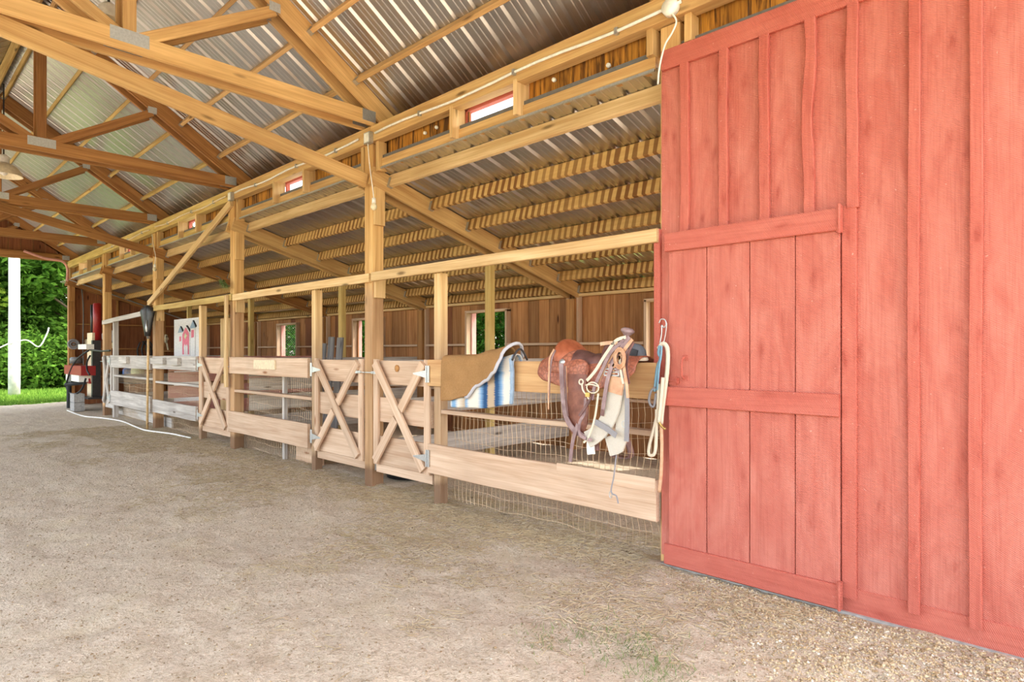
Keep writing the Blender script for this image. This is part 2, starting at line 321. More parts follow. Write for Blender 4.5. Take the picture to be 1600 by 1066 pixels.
# ================================================================== metal roofs
def sheet_mesh(name, width, length):
    """ribbed steel sheet, local X across the ribs, local Y down the slope, ribs stand up in +Z"""
    prof = []; n = 4; p = width/n
    for k in range(n):
        b = k*p
        prof += [(b, .0), (b+.018, .024), (b+.042, .024), (b+.06, 0), (b+.105, 0), (b+.112, .005), (b+.124, .005), (b+.131, 0), (b+.163, 0), (b+.170, .005), (b+.182, .005), (b+.189, 0)]
    prof.append((width, 0)); V = []; Fc = []; m = len(prof)
    for yy in (0, length): V += [(x, yy, z) for x, z in prof]
    for i in range(m-1): Fc.append((i, i+1, m+i+1, m+i))
    mb = MB(); mb.add(V, Fc); return mesh_of(name, mb, 'roof_metal')
ceil_main = thing('ceiling_main', (-9, YC, 5.3), 'ribbed metal gable roof over the barn aisle', 'roof', None, 'structure')
ceil_lean = thing('ceiling_stall', (-9, 5.2, 2.8), 'low sloping ribbed metal roof over the stalls', 'roof', None, 'structure')
PW = .9144
def frame(x, y, o): return Matrix(((x.x, y.x, x.cross(y).x, o[0]), (x.y, y.y, x.cross(y).y, o[1]), (x.z, y.z, x.cross(y).z, o[2]), (0, 0, 0, 1)))
nrm = math.hypot(1, SL); Lm = (D+.42-YC)*nrm; me = sheet_mesh('roof_sheet', PW, Lm)
dn = Vector((0, 1, -SL))/nrm; dn2 = Vector((0, -1, -SL))/nrm; ex = Vector((1, 0, 0))
npan = int((XE+.2-(XF-.25))/PW)+1
for k in range(npan):
    x = XE+.2-(k+1)*PW
    link('roof_sheet', me, frame(ex, dn, (x, YC, ZR(YC))), ceil_main)
    link('roof_sheet', me, frame(-ex, dn2, (x+PW, YC, ZR(YC))), ceil_main)
nl = math.hypot(1, SLL); me2 = sheet_mesh('lean_roof_sheet', PW, (7.15-(D+.05))*nl)
for k in range(npan):
    x = XE+.2-(k+1)*PW
    link('lean_roof_sheet', me2, frame(ex, Vector((0, 1, -SLL))/nl, (x, D+.05, ZL(D+.05))), ceil_lean)
# ridge cap
mb = MB(); mb.prism([(XF-.2, YC-.3, ZR(YC)+.03-.3*SL+.03), (XF-.2, YC, ZR(YC)+.06), (XF-.2, YC+.3, ZR(YC)+.06-.3*SL), (XF-.2, YC+.3, ZR(YC)+.055-.3*SL), (XF-.2, YC, ZR(YC)+.054), (XF-.2, YC-.3, ZR(YC)+.054-.3*SL)], (XE+.4-XF, 0, 0))
part('ridge_cap', mb, 'roof_metal', ceil_main)
# purlins of the main roof: one per bay and line
nvec = Vector((0, SL, 1)).normalized(); nvec2 = Vector((0, -SL, 1)).normalized()
bays = [(X0[0]+.04, XE)] + [bayspan(i) for i in range(5)]
for bi, (xa, xb) in enumerate(bays):
    for Yp in (3.336, 2.86, 2.385, 1.909, 1.47):
        for side in (1, -1):
            y = Yp if side == 1 else 2*YC-Yp; nv = nvec if side == 1 else nvec2
            c = Vector((0, y, ZR(Yp))) - nv*.047
            p = board('purlin', (xa, c.y, c.z), (xb, c.y, c.z), .089, .04, 'golden_lumber' if bi < 3 else 'yellow_lumber', ceil_main, nv)
            if bi > 0 and side == 1:     # joist hangers at both ends
                for xx in (xa, xb-.05):
                    h = MB(); q = Vector((0, side*nv.z, -side*nv.y)); a_ = nv
                    o = Vector((xx, c.y, c.z)) - a_*.05
                    h.prism([o-q*.026, o+q*.026, o+q*.026+a_*.06, o+q*.022+a_*.06, o+q*.022+a_*.004, o-q*.022+a_*.004, o-q*.022+a_*.06, o-q*.026+a_*.06], (.05, 0, 0))
                    part('hanger', h, 'galvanized', p)
# eave beams (doubled plank, both sides), continuous
for side in (1, -1):
    yy = D+.03 if side == 1 else YO-.03
    for i in range(6):
        xa, xb = (X0[i], XE if i == 0 else X0[i-1]) if i < 6 else (0, 0)
        board('eave_beam', (xa+.002, yy, 3.52), (xb-.002, yy, 3.52), .16, .10, 'golden_lumber' if i < 3 else 'yellow_lumber', ceil_main)
board('light_block_fascia', (XF-.2, D+.39, 3.61), (XE+.2, D+.39, 3.61), .09, .025, 'red_trim_paint', ceil_main)  # hidden board added to block daylight so the metal darkens towards the eave
board('light_block_soffit', (XF-.2, D+.27, 3.575), (XE+.2, D+.27, 3.575), .02, .235, 'cedar_plank', ceil_main)  # unseen filler added to stop light rising through the overhang gap
# purlins and doubled rafters of the lean-to
lvec = Vector((0, SLL, 1)).normalized(); lfr = [3.72, 4.25, 4.78, 5.31, 5.85, 6.39, 6.83]
for bi, (xa, xb) in enumerate([bayspan(i) for i in range(5)]):
    for k, Yp in enumerate(lfr):
        c = Vector((0, Yp, ZL(Yp))) - lvec*.066
        p = board('lean_purlin', (xa, c.y, c.z), (xb, c.y, c.z), .13, .04, 'pale_lumber' if k == 0 else 'drip_stained_lumber', ceil_lean, lvec)
        h = MB(); o = Vector((xa, c.y, c.z)) - lvec*.07; q = Vector((0, lvec.z, -lvec.y))
        h.prism([o-q*.026, o+q*.026, o+q*.026+lvec*.1, o+q*.022+lvec*.1, o+q*.022+lvec*.004, o-q*.022+lvec*.004, o-q*.022+lvec*.1, o-q*.026+lvec*.1], (.035, 0, 0)); part('hanger', h, 'galvanized', p)
for i in range(6):
    for xx in (X0[i]+.02, X0[i]-.16):
        ya, yb = (D+.0 if i else D+.19), YW-.02; a_ = Vector((xx, ya, ZL(ya)))-lvec*.10; b_ = Vector((xx, yb, ZL(yb)))-lvec*.10
        board('lean_rafter', a_, b_, .185, .038, 'golden_lumber' if i < 3 else 'brown_lumber', ceil_lean, lvec)

# ================================================================== trusses
def truss(i, label):
    mats = ['golden_lumber', 'golden_lumber', 'brown_lumber', 'brown_lumber', 'brown_lumber', 'brown_lumber']
    t = thing('roof_truss', (X0[i]-.07, YC, 3.6), label, 'truss', 'roof trusses over the aisle')
    for ply, xx in enumerate((X0[i]+.02, X0[i]-.16)):
        m = mats[i]; th = .038
        bc = board('bottom_chord', (xx, YO-.02, 3.672), (xx, D+.02, 3.672), .14, th, m, t, seg=6)
        for s in (1, -1):
            nv = nvec if s == 1 else nvec2; e = D+.3
            A = Vector((xx, YC, ZR(YC)-.02)); B = Vector((xx, YC+s*(e-YC), ZR(e)))
            board('top_chord', A-nv*.093+Vector((0, s*.06, -s*0)), B-nv*.093, .18, th, m, t, nv)
            mid = Vector((xx, YC+s*1.12, ZR(YC+1.12)-.23)); bot = Vector((xx, YC+s*.08, 3.72))
            wb_ = board('web', bot, mid, .09, th-.002, m, t, (0, -s*.7, 1))
            for dx in (-1, 1):
                g = MB(); xo = xx+dx*(th/2+.001); hy = D-.06 if s == 1 else YO+.06
                g.box((xo-.0015, hy-.075, 3.63), (xo+.0015, hy+.075, 3.74)); part('gusset_plate', g, 'galvanized', bc)
                g = MB(); c = mid+Vector((0, 0, .03)); g.box((xo-.0015, c.y-.05, c.z-.04), (xo+.0015, c.y+.05, c.z+.04)); part('gusset_plate', g, 'galvanized', wb_)
        board('king_post', (xx, YC, 3.74), (xx, YC, ZR(YC)-.2), .09, th-.002, m, t, (0, 1, 0))
        for dx in (-1, 1):
            g = MB(); xo = xx+dx*(th/2+.001); g.box((xo-.0015, YC-.13, 3.655), (xo+.0015, YC+.13, 3.755)); part('gusset_plate', g, 'galvanized', bc)
    return t
tl = ['golden doubled truss above the red wall corner, nearest to the barn opening', 'golden doubled truss on the big front post beside the second X gate', 'second doubled truss into the barn, its king post shown whole at upper left', 'third doubled truss into the barn, behind the cream lamp at the left edge', 'fourth doubled truss, just before the far gable', 'fifth doubled truss, against the far gable boards']
for i in range(6): truss(i, tl[i])

# ================================================================== posts
def post(i, label, mat, zt=3.43):
    yp = D+.07 if i else D+.11
    t = thing('barn_post', (X0[i]-.07, yp, 0), label, 'post', 'tall posts of the stall row')
    board('timber', (X0[i]-.07, yp, -.05), (X0[i]-.07, yp, zt), .138, .138, mat, t, (1, 0, 0), ch=.006)
    return t
pl = ['tall square post hidden behind the red wall corner', 'big golden post between the two X gates, nearest of the tall posts', 'tall post with a rough slab nailed to its front and a tuft of greens', 'tall post with an upturned shovel leaning on it', 'tall post beside the log splitter at the far stall', 'far corner post beside the opening to the trees']
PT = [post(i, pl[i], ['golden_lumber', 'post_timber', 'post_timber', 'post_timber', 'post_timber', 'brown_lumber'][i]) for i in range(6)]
for i in range(1, 6):   # scab blocks that carry rafters and rail
    board('rafter_block', (X0[i]+.019, D+.07, 2.62), (X0[i]+.019, D+.07, 3.0), .12, .036, 'golden_lumber' if i < 4 else 'brown_lumber', PT[i], (0, 1, 0))
    if i < 4: board('rail_block', (X0[i]+.02, D+.075, 1.89), (X0[i]+.02, D+.075, 2.08), .12, .038, 'pale_lumber', PT[i], (0, 1, 0))
mb = MB().box((X0[1]-.0, D+.03, .16), (X0[1]+.003, D+.12, .36)); part('metal_bracket', mb, 'galvanized', PT[1])
board('nailed_slab', (X0[2]-.105, D-.064, .86), (X0[2]-.105, D-.064, 2.13), .075, .035, 'pale_lumber', PT[2], (1, 0, 0), seg=12, wob=.006)
for i in range(0, 6):
    p = thing('barn_post', (X0[i]-.07, YO-.07, 0), 'tall square post across the aisle from the stalls, %s' % ['first from the opening', 'second from the opening', 'third from the opening', 'fourth from the opening', 'fifth from the opening', 'farthest from the opening'][i], 'post', 'posts on the open side of the aisle')
    board('timber', (X0[i]-.07, YO-.07, -.05), (X0[i]-.07, YO-.07, 3.43), .138, .138, 'golden_lumber', p, (1, 0, 0), ch=.006)
# knee braces in the truss planes and the one in the row
def brace(name, p0, p1, h, th, mat, label, up=(0, 0, 1), seg=1, wob=0):
    o = board(name, p0, p1, h, th, mat, None, up, seg=seg, wob=wob); return tag(o, label, 'brace')
brace('knee_brace', (X0[1]-.07, D-.03, 3.065), (X0[1]-.07, .35, 3.60), .14, .038, 'golden_lumber', 'long golden brace rising from the big front post to the nearest truss')
brace('knee_brace', (X0[3]-.07, D-.03, 3.105), (X0[3]-.07, 1.1, 3.62), .14, .038, 'brown_lumber', 'long brown brace rising from the shovel post to the third truss')
brace('row_brace', (X0[2]-.03, D-.022, 3.40), (X0[3]-.3, D-.022, 2.20), .10, .04, 'pale_lumber', 'weathered diagonal brace between two tall posts above the stall rail', seg=10, wob=.005)

# ================================================================== red wall and door
wr = thing('wall_right', (-.7, D+.1, 0), 'red painted board and batten wall around the plank door', 'wall', None, 'structure')
xb = -2.075; DL, DR = -2.0, -1.012
edges = [-2.075, -1.9, -1.65, -1.41, -1.17, -.945, -.69, -.45, -.20, .06, .32, .58, XE]
for a_, b_ in zip(edges[:-1], edges[1:]):
    board('wall_board', ((a_+b_)/2, D+.02, .06), ((a_+b_)/2, D+.02, 3.25), b_-a_-.002, .026, 'red_paint', wr, (1, 0, 0), ch=.002)
for k, x in enumerate([-1.9, -1.65, -1.41, -1.17]):
    board('batten', (x, D-.009, 2.07), (x, D-.009, 3.13), .056, .032, 'red_trim_paint', wr, (1, 0, 0), seg=14, wob=[.0035, .0025, .0025, .008][k])
board('batten', (-.96, D-.009, 2.085), (-.96, D-.009, 3.13), .055, .032, 'red_trim_paint', wr, (1, 0, 0), seg=14, wob=.003)
board('door_jamb', (-.975, D-.005, .085), (-.975, D-.005, 2.1), .07, .03, 'red_trim_paint', wr, (1, 0, 0))
for x in (-.69, -.45, .06, .32, .58): board('batten', (x, D-.009, .09), (x, D-.009, 3.13), .05, .032, 'red_trim_paint', wr, (1, 0, 0), seg=14, wob=.0025)
board('top_band', (-2.06, D-.006, 3.19), (XE, D-.006, 3.19), .125, .028, 'red_trim_paint', wr)
board('sill_band', (-2.05, D+.012, .06), (XE, D+.012, .06), .15, .03, 'red_trim_paint', wr)
board('corner_strip', (-2.095, D+.0, 1.1), (-2.095, D+.0, 2.13), .045, .03, 'red_trim_paint', wr, (1, 0, 0))
mb = MB().box((-2.07, D-.02, -.08), (XE, D+.034, .012)); part('footing', mb, 'concrete', wr)
dr = thing('door_1', ((DL+DR)/2, D-.03, .03), 'red painted plank door with three cross boards in the red wall', 'door', None, 'structure')
de = [DL, -1.745, -1.485, -1.235, DR]
for a_, b_ in zip(de[:-1], de[1:]):
    board('door_plank', ((a_+b_)/2, D-.022, .05), ((a_+b_)/2, D-.022, 2.07), b_-a_-.004, .026, 'red_paint', dr, (1, 0, 0), ch=.003)
for z, h in ((2.03, .115), (1.073, .118), (.09, .125)):
    board('cross_board', (DL-.014, D-.047, z), (DR+.002, D-.047, z), h, .024, 'red_trim_paint', dr)
for z in (2.03, .10):
    mb = MB().box((DR-.01, D-.062, z-.07), (DR+.012, D-.03, z+.07)); mb.tube([(DR+.004, D-.064, z-.075), (DR+.004, D-.064, z+.075)], .008, 8); hg = part('hinge', mb, 'red_trim_paint', dr)
hx = -1.885; mb = MB(); mb.tube(smooth_path([(hx, D-.045, 1.315), (hx, D-.075, 1.30), (hx, D-.08, 1.25), (hx, D-.075, 1.20), (hx, D-.045, 1.185)]), .007, 8)
mb.box((hx-.018, D-.04, 1.295), (hx+.018, D-.034, 1.33)); mb.box((hx-.018, D-.04, 1.17), (hx+.018, D-.034, 1.205)); part('handle', mb, 'red_trim_paint', dr)
mb = MB().box((-1.99, D-.046, 1.145), (-1.94, D-.034, 1.195)); mb.tube([(-2.05, D-.05, 1.17), (-1.94, D-.05, 1.17)], .006, 8); mb.lathe([(0, 0), (.02, 0), (.02, .01), (0, .012)], 10, Matrix.Translation((-1.935, D-.05, 1.17)) @ Matrix.Rotation(math.pi/2, 4, 'Y')); part('latch_bolt', mb, 'red_trim_paint', dr)

# ================================================================== rear wall with windows
wb = thing('wall_back', (-9, YW+.02, 0), 'brown vertical plank wall at the rear of the stalls', 'wall', None, 'structure')
wins = [(-4.22, -3.30), (-7.60, -6.72), (-11.02, -10.05), (-14.36, -13.44)]
zt = ZL(YW)-.02; x = XE; k = 0
while x > XF:
    wd = .17+.10*random.random(); xa = x-wd; c = (x+xa)/2; hit = [q for q in wins if q[0]-.02 < c < q[1]+.02]
    m = 'dark_plank' if random.random() < .15 or c < -16.5 else 'cedar_plank'
    for z0, z1 in ([(.0, 1.12), (1.975, zt)] if hit else [(.0, zt)]):
        board('wall_plank', (c, YW+.012+.004*(k % 2), z0), (c, YW+.012+.004*(k % 2), z1), wd-.004, .022, m, wb, (1, 0, 0), ch=.002)
    x = xa; k += 1
for i in range(6):
    board('rear_post', (X0[i]-.07, YW-.07, -.05), (X0[i]-.07, YW-.07, ZL(YW-.07)-.21), .138, .138, 'brown_lumber', wb, (1, 0, 0))
    for s in (-.16, .02):
        if i: board('stud', (X0[i]+s, YW-.045, 0), (X0[i]+s, YW-.045, 2.12), .036, .088, 'bleached_lumber', wb, (1, 0, 0))
for i in range(5):
    xa, xb_ = X0[i+1]+.04, X0[i]-.18; wn = wins[i] if i < 4 else None
    board('top_girt', (xa, YW-.045, 2.13), (xb_, YW-.045, 2.13), .04, .09, 'pale_lumber', wb)
    for z in (1.46, .72):
        spans = [(xa, wn[0]-.05), (wn[1]+.05, xb_)] if wn and z > 1.1 else [(xa, xb_)]
        for p, q in spans: board('girt', (p, YW-.045, z), (q, YW-.045, z), .035, .085, 'bleached_lumber', wb)
for n, (xa, xb_) in enumerate(wins):
    labs = ['window opening nearest the red wall, partly hidden by its edge', 'window opening showing leafy shrub with pink blossom behind the saddle pad', 'window opening seen just beside the big front post', 'window opening with chicken wire and a pale board behind']
    wn = thing('window_%d' % (n+1), ((xa+xb_)/2, YW, 1.12), labs[n], 'window', None, 'structure')
    for xx in (xa-.02, xb_+.02):
        board('jamb', (xx, YW-.03, 1.10), (xx, YW-.03, 2.0), .04, .12, 'bleached_lumber', wn, (1, 0, 0))
    for xx in (xa+.012, xb_-.012): board('side_casing', (xx, YW+.06, 1.12), (xx, YW+.06, 1.98), .024, .10, 'pink_paint', wn, (1, 0, 0))
    board('head', (xa-.04, YW-.03, 1.995), (xb_+.04, YW-.03, 1.995), .04, .12, 'bleached_lumber', wn)
    board('sill', (xa-.04, YW+.0, 1.10), (xb_+.04, YW+.0, 1.10), .04, .16, 'bleached_lumber', wn)
    if n == 3:
        mb = MB(); r = .035; y = YW+.05
        for a_ in range(int((xb_-xa)/(r*3))+1):
            for b_ in range(int(.85/(r*.866))+1):
                cx = xa+.03+a_*3*r+(1.5*r if b_ % 2 else 0); cz = 1.13+b_*r*.866
                if cx > xb_-.04: continue
                pts = [(cx+r*math.cos(math.pi/3*q), y, cz+r*math.sin(math.pi/3*q)) for q in range(4)]; mb.tube(pts, .0018, 3, False)
        tag(part('chicken_wire', mb, 'galvanized', wn), kind='stuff')

# ================================================================== far end wall of the stalls and far gable
we = thing('wall_far', (XF, 5.2, 0), 'dark plank end wall behind the log splitter', 'wall', None, 'structure')
y = D+.14; k = 0
while y < YW:
    wd = min(.2+.1*random.random(), YW-y); board('wall_plank', (XF-.012-.003*(k % 2), y+wd/2, 0), (XF-.012-.003*(k % 2), y+wd/2, ZL(y+wd/2)-.02), wd-.004, .022, 'dark_plank', we, (0, 1, 0), ch=.002); y += wd; k += 1
for z in (.7, 1.42, 2.05): board('girt', (XF+.045, D+.15, z), (XF+.045, YW-.15, z), .036, .088, 'brown_lumber', we)
for yy in (4.6, 5.75): board('stud', (XF+.02, yy, 0), (XF+.02, yy, ZL(yy)-.2), .05, .04, 'brown_lumber', we, (0, 1, 0))
mb = MB(); mb.tube([(XF+.2, D-.06, 3.17), (XF+.2, 6.6, ZL(6.6)-.24)], .016, 8); part('sloping_pipe', mb, 'galvanized', we)
mb = MB(); mb.tube(smooth_path([(XF+.1, D+.28, 3.0), (XF+.1, D+.32, 2.4), (XF+.1, D+.31, 1.5), (XF+.1, D+.33, .9)]), .014, 8); part('wall_conduit', mb, 'grey_machine', we)
wg = thing('wall_gable', (XF, YC, 3.6), 'brown plank gable above the far barn opening', 'wall', None, 'structure')
y = YO
while y < D:
    wd = .24; yy = y+wd/2; board('gable_plank', (XF-.012, yy, 3.62), (XF-.012, yy, max(3.7, ZR(YC+abs(yy-YC))-.01)), wd-.004, .022, 'dark_plank', wg, (0, 1, 0), ch=.002); y += wd
board('header', (XF+.02, YO, 3.69), (XF+.02, D, 3.69), .19, .04, 'brown_lumber', wg)

# ================================================================== clerestory between eave beam and lean-to roof
wc = thing('wall_clerestory', (-9, D+.13, 3.1), 'short orange plank wall with dark water stains under the eave beam', 'wall', None, 'structure')
cw = [(X0[i+1]+L/2-.07-.36, X0[i+1]+L/2-.07+.36) for i in range(5)]
x = XE; k = 0
while x > XF:
    wd = .11+.07*random.random(); xa = x-wd; c = (x+xa)/2; hit = [q for q in cw if q[0] < c < q[1]]
    if not hit: board('clerestory_plank', (c, D+.135+.004*(k % 2), 3.262), (c, D+.135+.004*(k % 2), 3.62), wd-.003, .02, 'stained_plank', wc, (1, 0, 0), ch=.002)
    x = xa; k += 1
for i in range(6):
    xa, xb_ = (X0[0]+.0, XE) if i == 0 else (X0[i]+.04, X0[i-1]-.18)
    board('clerestory_sill', (xa, D+.085, 3.232), (xb_, D+.085, 3.232), .09, .07, 'golden_lumber' if i < 3 else 'yellow_lumber', wc)
    mb = MB().box((xa, D+.06, 3.278), (xb_, D+.122, 3.31)); part('flashing', mb, 'grey_machine', wc)
    mb = MB().box((xa, D+.03, 3.168), (xb_, D+.044, 3.187)); part('drip_edge', mb, 'galvanized', wc)
    for xx in (X0[i]+.07, X0[i]-.2): board('stub', (xx, D+.06, 3.15 if i else 3.27), (xx, D+.06, 3.44), .05, .1, 'golden_lumber', wc, (1, 0, 0))
for xk, zk in ((-4.45, 3.40), (-4.62, 3.39), (-3.05, 3.41), (-2.55, 3.36), (-2.2, 3.41), (-6.3, 3.38)):
    part('porcelain_knob', MB().lathe([(.001, .03), (.014, .028), (.018, .012), (.012, 0)], 10, Matrix.Translation((xk, D+.12, zk)) @ Matrix.Rotation(math.pi/2, 4, 'X')), 'white_plastic', wc, True)
for n, (xa, xb_) in enumerate(cw):
    labs = ['long low clerestory window nearest the red wall', 'small clerestory window between the big front post and the second tall post', 'clerestory window right beside the diagonal row brace', 'clerestory window second from the far gable', 'farthest clerestory window, next to the far gable']
    wn = thing('window_%d' % (n+5), ((xa+xb_)/2, D+.12, 3.25), labs[n], 'window', None, 'structure')
    for s, xx in ((-1, xa-.02), (1, xb_+.02)):
        board('jamb', (xx, D+.05, 3.19), (xx, D+.05, 3.46), .04, .15, 'pale_lumber', wn, (1, 0, 0))
        board('red_casing', (xa+.015 if s < 0 else xb_-.015, D+.15, 3.28), (xa+.015 if s < 0 else xb_-.015, D+.15, 3.46), .03, .05, 'red_trim_paint', wn, (1, 0, 0))
    board('red_head', (xa, D+.15, 3.455), (xb_, D+.15, 3.455), .03, .05, 'red_trim_paint', wn)
    mb = MB().box((xa, D+.14, 3.27), (xb_, D+.144, 3.46)); part('pane', mb, 'window_glass', wn)

# ================================================================== stall fronts
def wire_grid(parent, xa, xb, y, z0, z1, seed, sx=.052, sz=.105):
    r = random.Random(seed); mb = MB(); ph = [r.random()*6 for _ in range(6)]
    def P(x, z):
        k = max(0., min(1., (1.0-z)/1.0)); return (x+.012*math.sin(z*9+ph[0]+x*2)*k+.006*math.sin(z*23+x*5+ph[1]), y-.02*math.sin(z*5+ph[2]+x*1.3)*k, z+.010*math.sin(x*6+ph[3])+.006*math.sin(x*15+ph[4]))
    x = xa+.02
    while x < xb:
        n = int((z1-z0)/.07)+1; mb.tube([P(x, z0+(z1-z0)*q/n) for q in range(n+1)], .0021, 3, False); x += sx
    z = z0+.02
    while z < z1:
        n = int((xb-xa)/.09)+1; mb.tube([P(xa+(xb-xa)*q/n, z) for q in range(n+1)], .0021, 3, False); z += sz
    return tag(part('wire_mesh', mb, 'wire_steel', parent), kind='stuff')
sp_x = {0: (-4.36, -4.27), 1: (-6.56, -6.47), 2: (-10.02, -9.93), 3: (-14.80, -14.71)}
slab = ['square stall post between the saddle pad and the first X gate', 'square stall post hinging the X gate left of the big front post', 'square stall post hinging the third X gate, left of the slab post', 'whitish thin stall post at the farthest stall gate']
for k in range(4):
    xa, xb_ = sp_x[k]; xm = (xa+xb_)/2
    t = thing('stall_post', (xm, D+.045, 0), slab[k], 'post', 'square stall gate posts')
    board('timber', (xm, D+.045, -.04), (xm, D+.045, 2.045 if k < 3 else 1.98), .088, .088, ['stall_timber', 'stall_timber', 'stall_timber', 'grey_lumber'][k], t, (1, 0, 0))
# top rails
rl = ['pale top rail from the red wall to the big front post', 'top rail between the big front post and the slab post', 'top rail between the slab post and the shovel post', 'sagging grey top rail at the farthest stall']
for i in range(4):
    xa, xb_ = X0[i+1]+.04, (X0[i]-.18 if i else -2.08); z = [2.09, 2.09, 2.10, 2.06][i]
    o = board('top_rail', (X0[i+1]-.0 if i == 3 else xa, D-.022, z-(.09 if i == 3 else 0)), (xb_+.18 if i else xb_-.0, D-.022, z), .088, .038, ['pale_lumber', 'pale_lumber', 'yellow_lumber', 'grey_lumber'][i], None, seg=12, wob=.003)
    tag(o, rl[i], 'rail', 'top rails of the stall row')
# fixed panels: bay, x from, x to
def panel(i, xa, xb_, m, label, zs, blocks=()):
    t = thing('stall_fence', ((xa+xb_)/2, D-.02, .25), label, 'stall panel', 'fixed stall front panels'); ym = D-.02
    (t0, t1), (m0, m1), (b0, b1) = zs
    board('top_board', (xa, ym, (t0+t1)/2), (xb_, ym, (t0+t1)/2), t1-t0, .038, 'fresh_lumber' if i == 0 else m, t, seg=10, wob=.002)
    ra = [-4.262, X0[2]+.003, X0[3]+.003, -14.705][i]; rb = [-2.11, -6.563, -10.023, X0[3]-.143][i]
    board('mid_rail', (ra, D+.045, (m0+m1)/2), (rb, D+.045, (m0+m1)/2), .036, .086, m, t, seg=10, wob=.002)
    board('bottom_board', (xa, ym, (b0+b1)/2), (xb_, ym, (b0+b1)/2), b1-b0, .038, m, t, seg=10, wob=.003)
    wire_grid(t, xa+.1, xb_-.05, D+.175, .0, 1.05, i)
    for (p, q, z0, z1, th, mm) in blocks:
        mb = MB().box((p, D-.041-th, z0), (q, D-.041, z1)); part('wood_block', mb, mm, t)
    return t
P0_ = panel(0, -4.40, -2.085, 'bleached_lumber', 'near stall front holding the saddle, beside the red wall', ((1.045, 1.278), (.80, .84), (.268, .53)))
P1_ = panel(1, X0[2]-.10, -6.58, 'bleached_lumber', 'stall front with a blank pale sign board on its top plank', ((1.05, 1.275), (.795, .83), (.25, .53)), [(-7.95, -7.36, 1.13, 1.245, .018, 'plywood_cream')])
P2_ = panel(2, X0[3]-.02, -10.04, 'grey_lumber', 'grey stall front with two square wood blocks on its top plank', ((1.055, 1.275), (.80, .84), (.29, .515)), [(-12.0, -11.35, 1.14, 1.245, .06, 'grey_lumber'), (-11.15, -10.65, 1.135, 1.25, .06, 'grey_lumber')])
P3_ = panel(3, -14.82, X0[3]-.16, 'grey_lumber', 'whitish far stall front with a skirt board at the ground', ((1.03, 1.275), (.84, .88), (.27, .56)), [(-13.95, -13.45, 1.13, 1.25, .06, 'grey_lumber')])
board('skirt_board', (-15.25, D+.2, .12), (X0[3]+.25, D+.2, .10), .17, .03, 'grey_lumber', P3_)
board('leaning_plank', (-7.29, D+.2, -.03), (-6.66, D+.2, -.03), .5, .03, 'bleached_lumber', P1_)
board('mesh_post', (-7.45, D+.12, -.02), (-7.45, D+.12, 1.2), .05, .05, 'grey_lumber', P1_, (1, 0, 0))
board('patch_board', (-2.9, D-.0405, .50), (-2.09, D-.0405, .50), .09, .006, 'bleached_lumber', P0_)
# gates
def gate(xl, xr, m, hinge_right, label, z0=.24):
    xm = (xl+xr)/2; t = thing('stall_gate', (xm, D+.02, z0), label, 'gate', 'X braced stall gates'); y = D+.025
    for a_, b_ in ((1.03, 1.262), (.66, .90), (z0, .515)):
        board('gate_board', (xl, y, (a_+b_)/2), (xr, y, (a_+b_)/2), b_-a_, .03, m, t)
    for xx in (xl+.04, xr-.04): board('stile', (xx, y-.03, z0), (xx, y-.03, 1.275), .078, .028, m, t, (1, 0, 0))
    A = [(xl+.06, 1.24), (xr-.06, z0+.04)]; B = [(xl+.06, z0+.04), (xr-.06, 1.24)]
    board('cross_brace', (A[0][0], y-.061, A[0][1]), (A[1][0], y-.061, A[1][1]), .09, .03, m, t)
    vx, vz = B[1][0]-B[0][0], B[1][1]-B[0][1]
    for f0, f1 in ((0, .45), (.55, 1)): board('cross_brace', (B[0][0]+vx*f0, y-.061, B[0][1]+vz*f0), (B[0][0]+vx*f1, y-.061, B[0][1]+vz*f1), .09, .028, m, t)
    board('toe_strip', (xl, y+.01, z0-.045), (xr, y+.01, z0-.045), .085, .03, m, t)
    hx, s = (xr, -1) if hinge_right else (xl, 1)
    for z in (1.15, .40):
        mb = MB().box((hx-.002 if s < 0 else hx-.04, D-.05, z-.075), (hx+.04 if s < 0 else hx+.002, D-.044, z+.075)); mb.prism([(hx, D-.052, z+.035), (hx, D-.052, z-.035), (hx+s*.19, D-.052, z-.006), (hx+s*.19, D-.052, z+.006)], (0, .005, 0)); mb.tube([(hx, D-.054, z-.075), (hx, D-.054, z+.075)], .006, 6)
        part('strap_hinge', mb, 'galvanized', t)
    lx = xl if hinge_right else xr; q = -1 if hinge_right else 1
    mb = MB().box((min(lx, lx-q*.1), D-.045, 1.13), (max(lx, lx-q*.1), D-.038, 1.155)); mb.tube([(lx-q*.05, D-.05, 1.143), (lx+q*.09, D-.05, 1.143)], .006, 6); part('latch', mb, 'galvanized', t)
    return t
G0 = gate(X0[1]+.045, -4.405, 'bleached_lumber', True, 'X braced gate right of the big front post, with a knot hole')
mb = MB().lathe([(.001, 0), (.03, 0), (.034, .008), (.018, .014), (.001, .012)], 14, Matrix.Translation((-4.92, D+.008, 1.19)) @ Matrix.Rotation(math.pi/2, 4, 'X')); part('knot', mb, 'brown_lumber', G0, True)
gate(-6.46, X0[1]-.15, 'bleached_lumber', False, 'X braced gate left of the big front post')
gate(-9.92, X0[2]-.15, 'bleached_lumber', False, 'X braced gate left of the slab post')
gate(X0[4]+.01, -14.83, 'grey_lumber', True, 'narrow grey X braced gate at the far end of the row', .26)
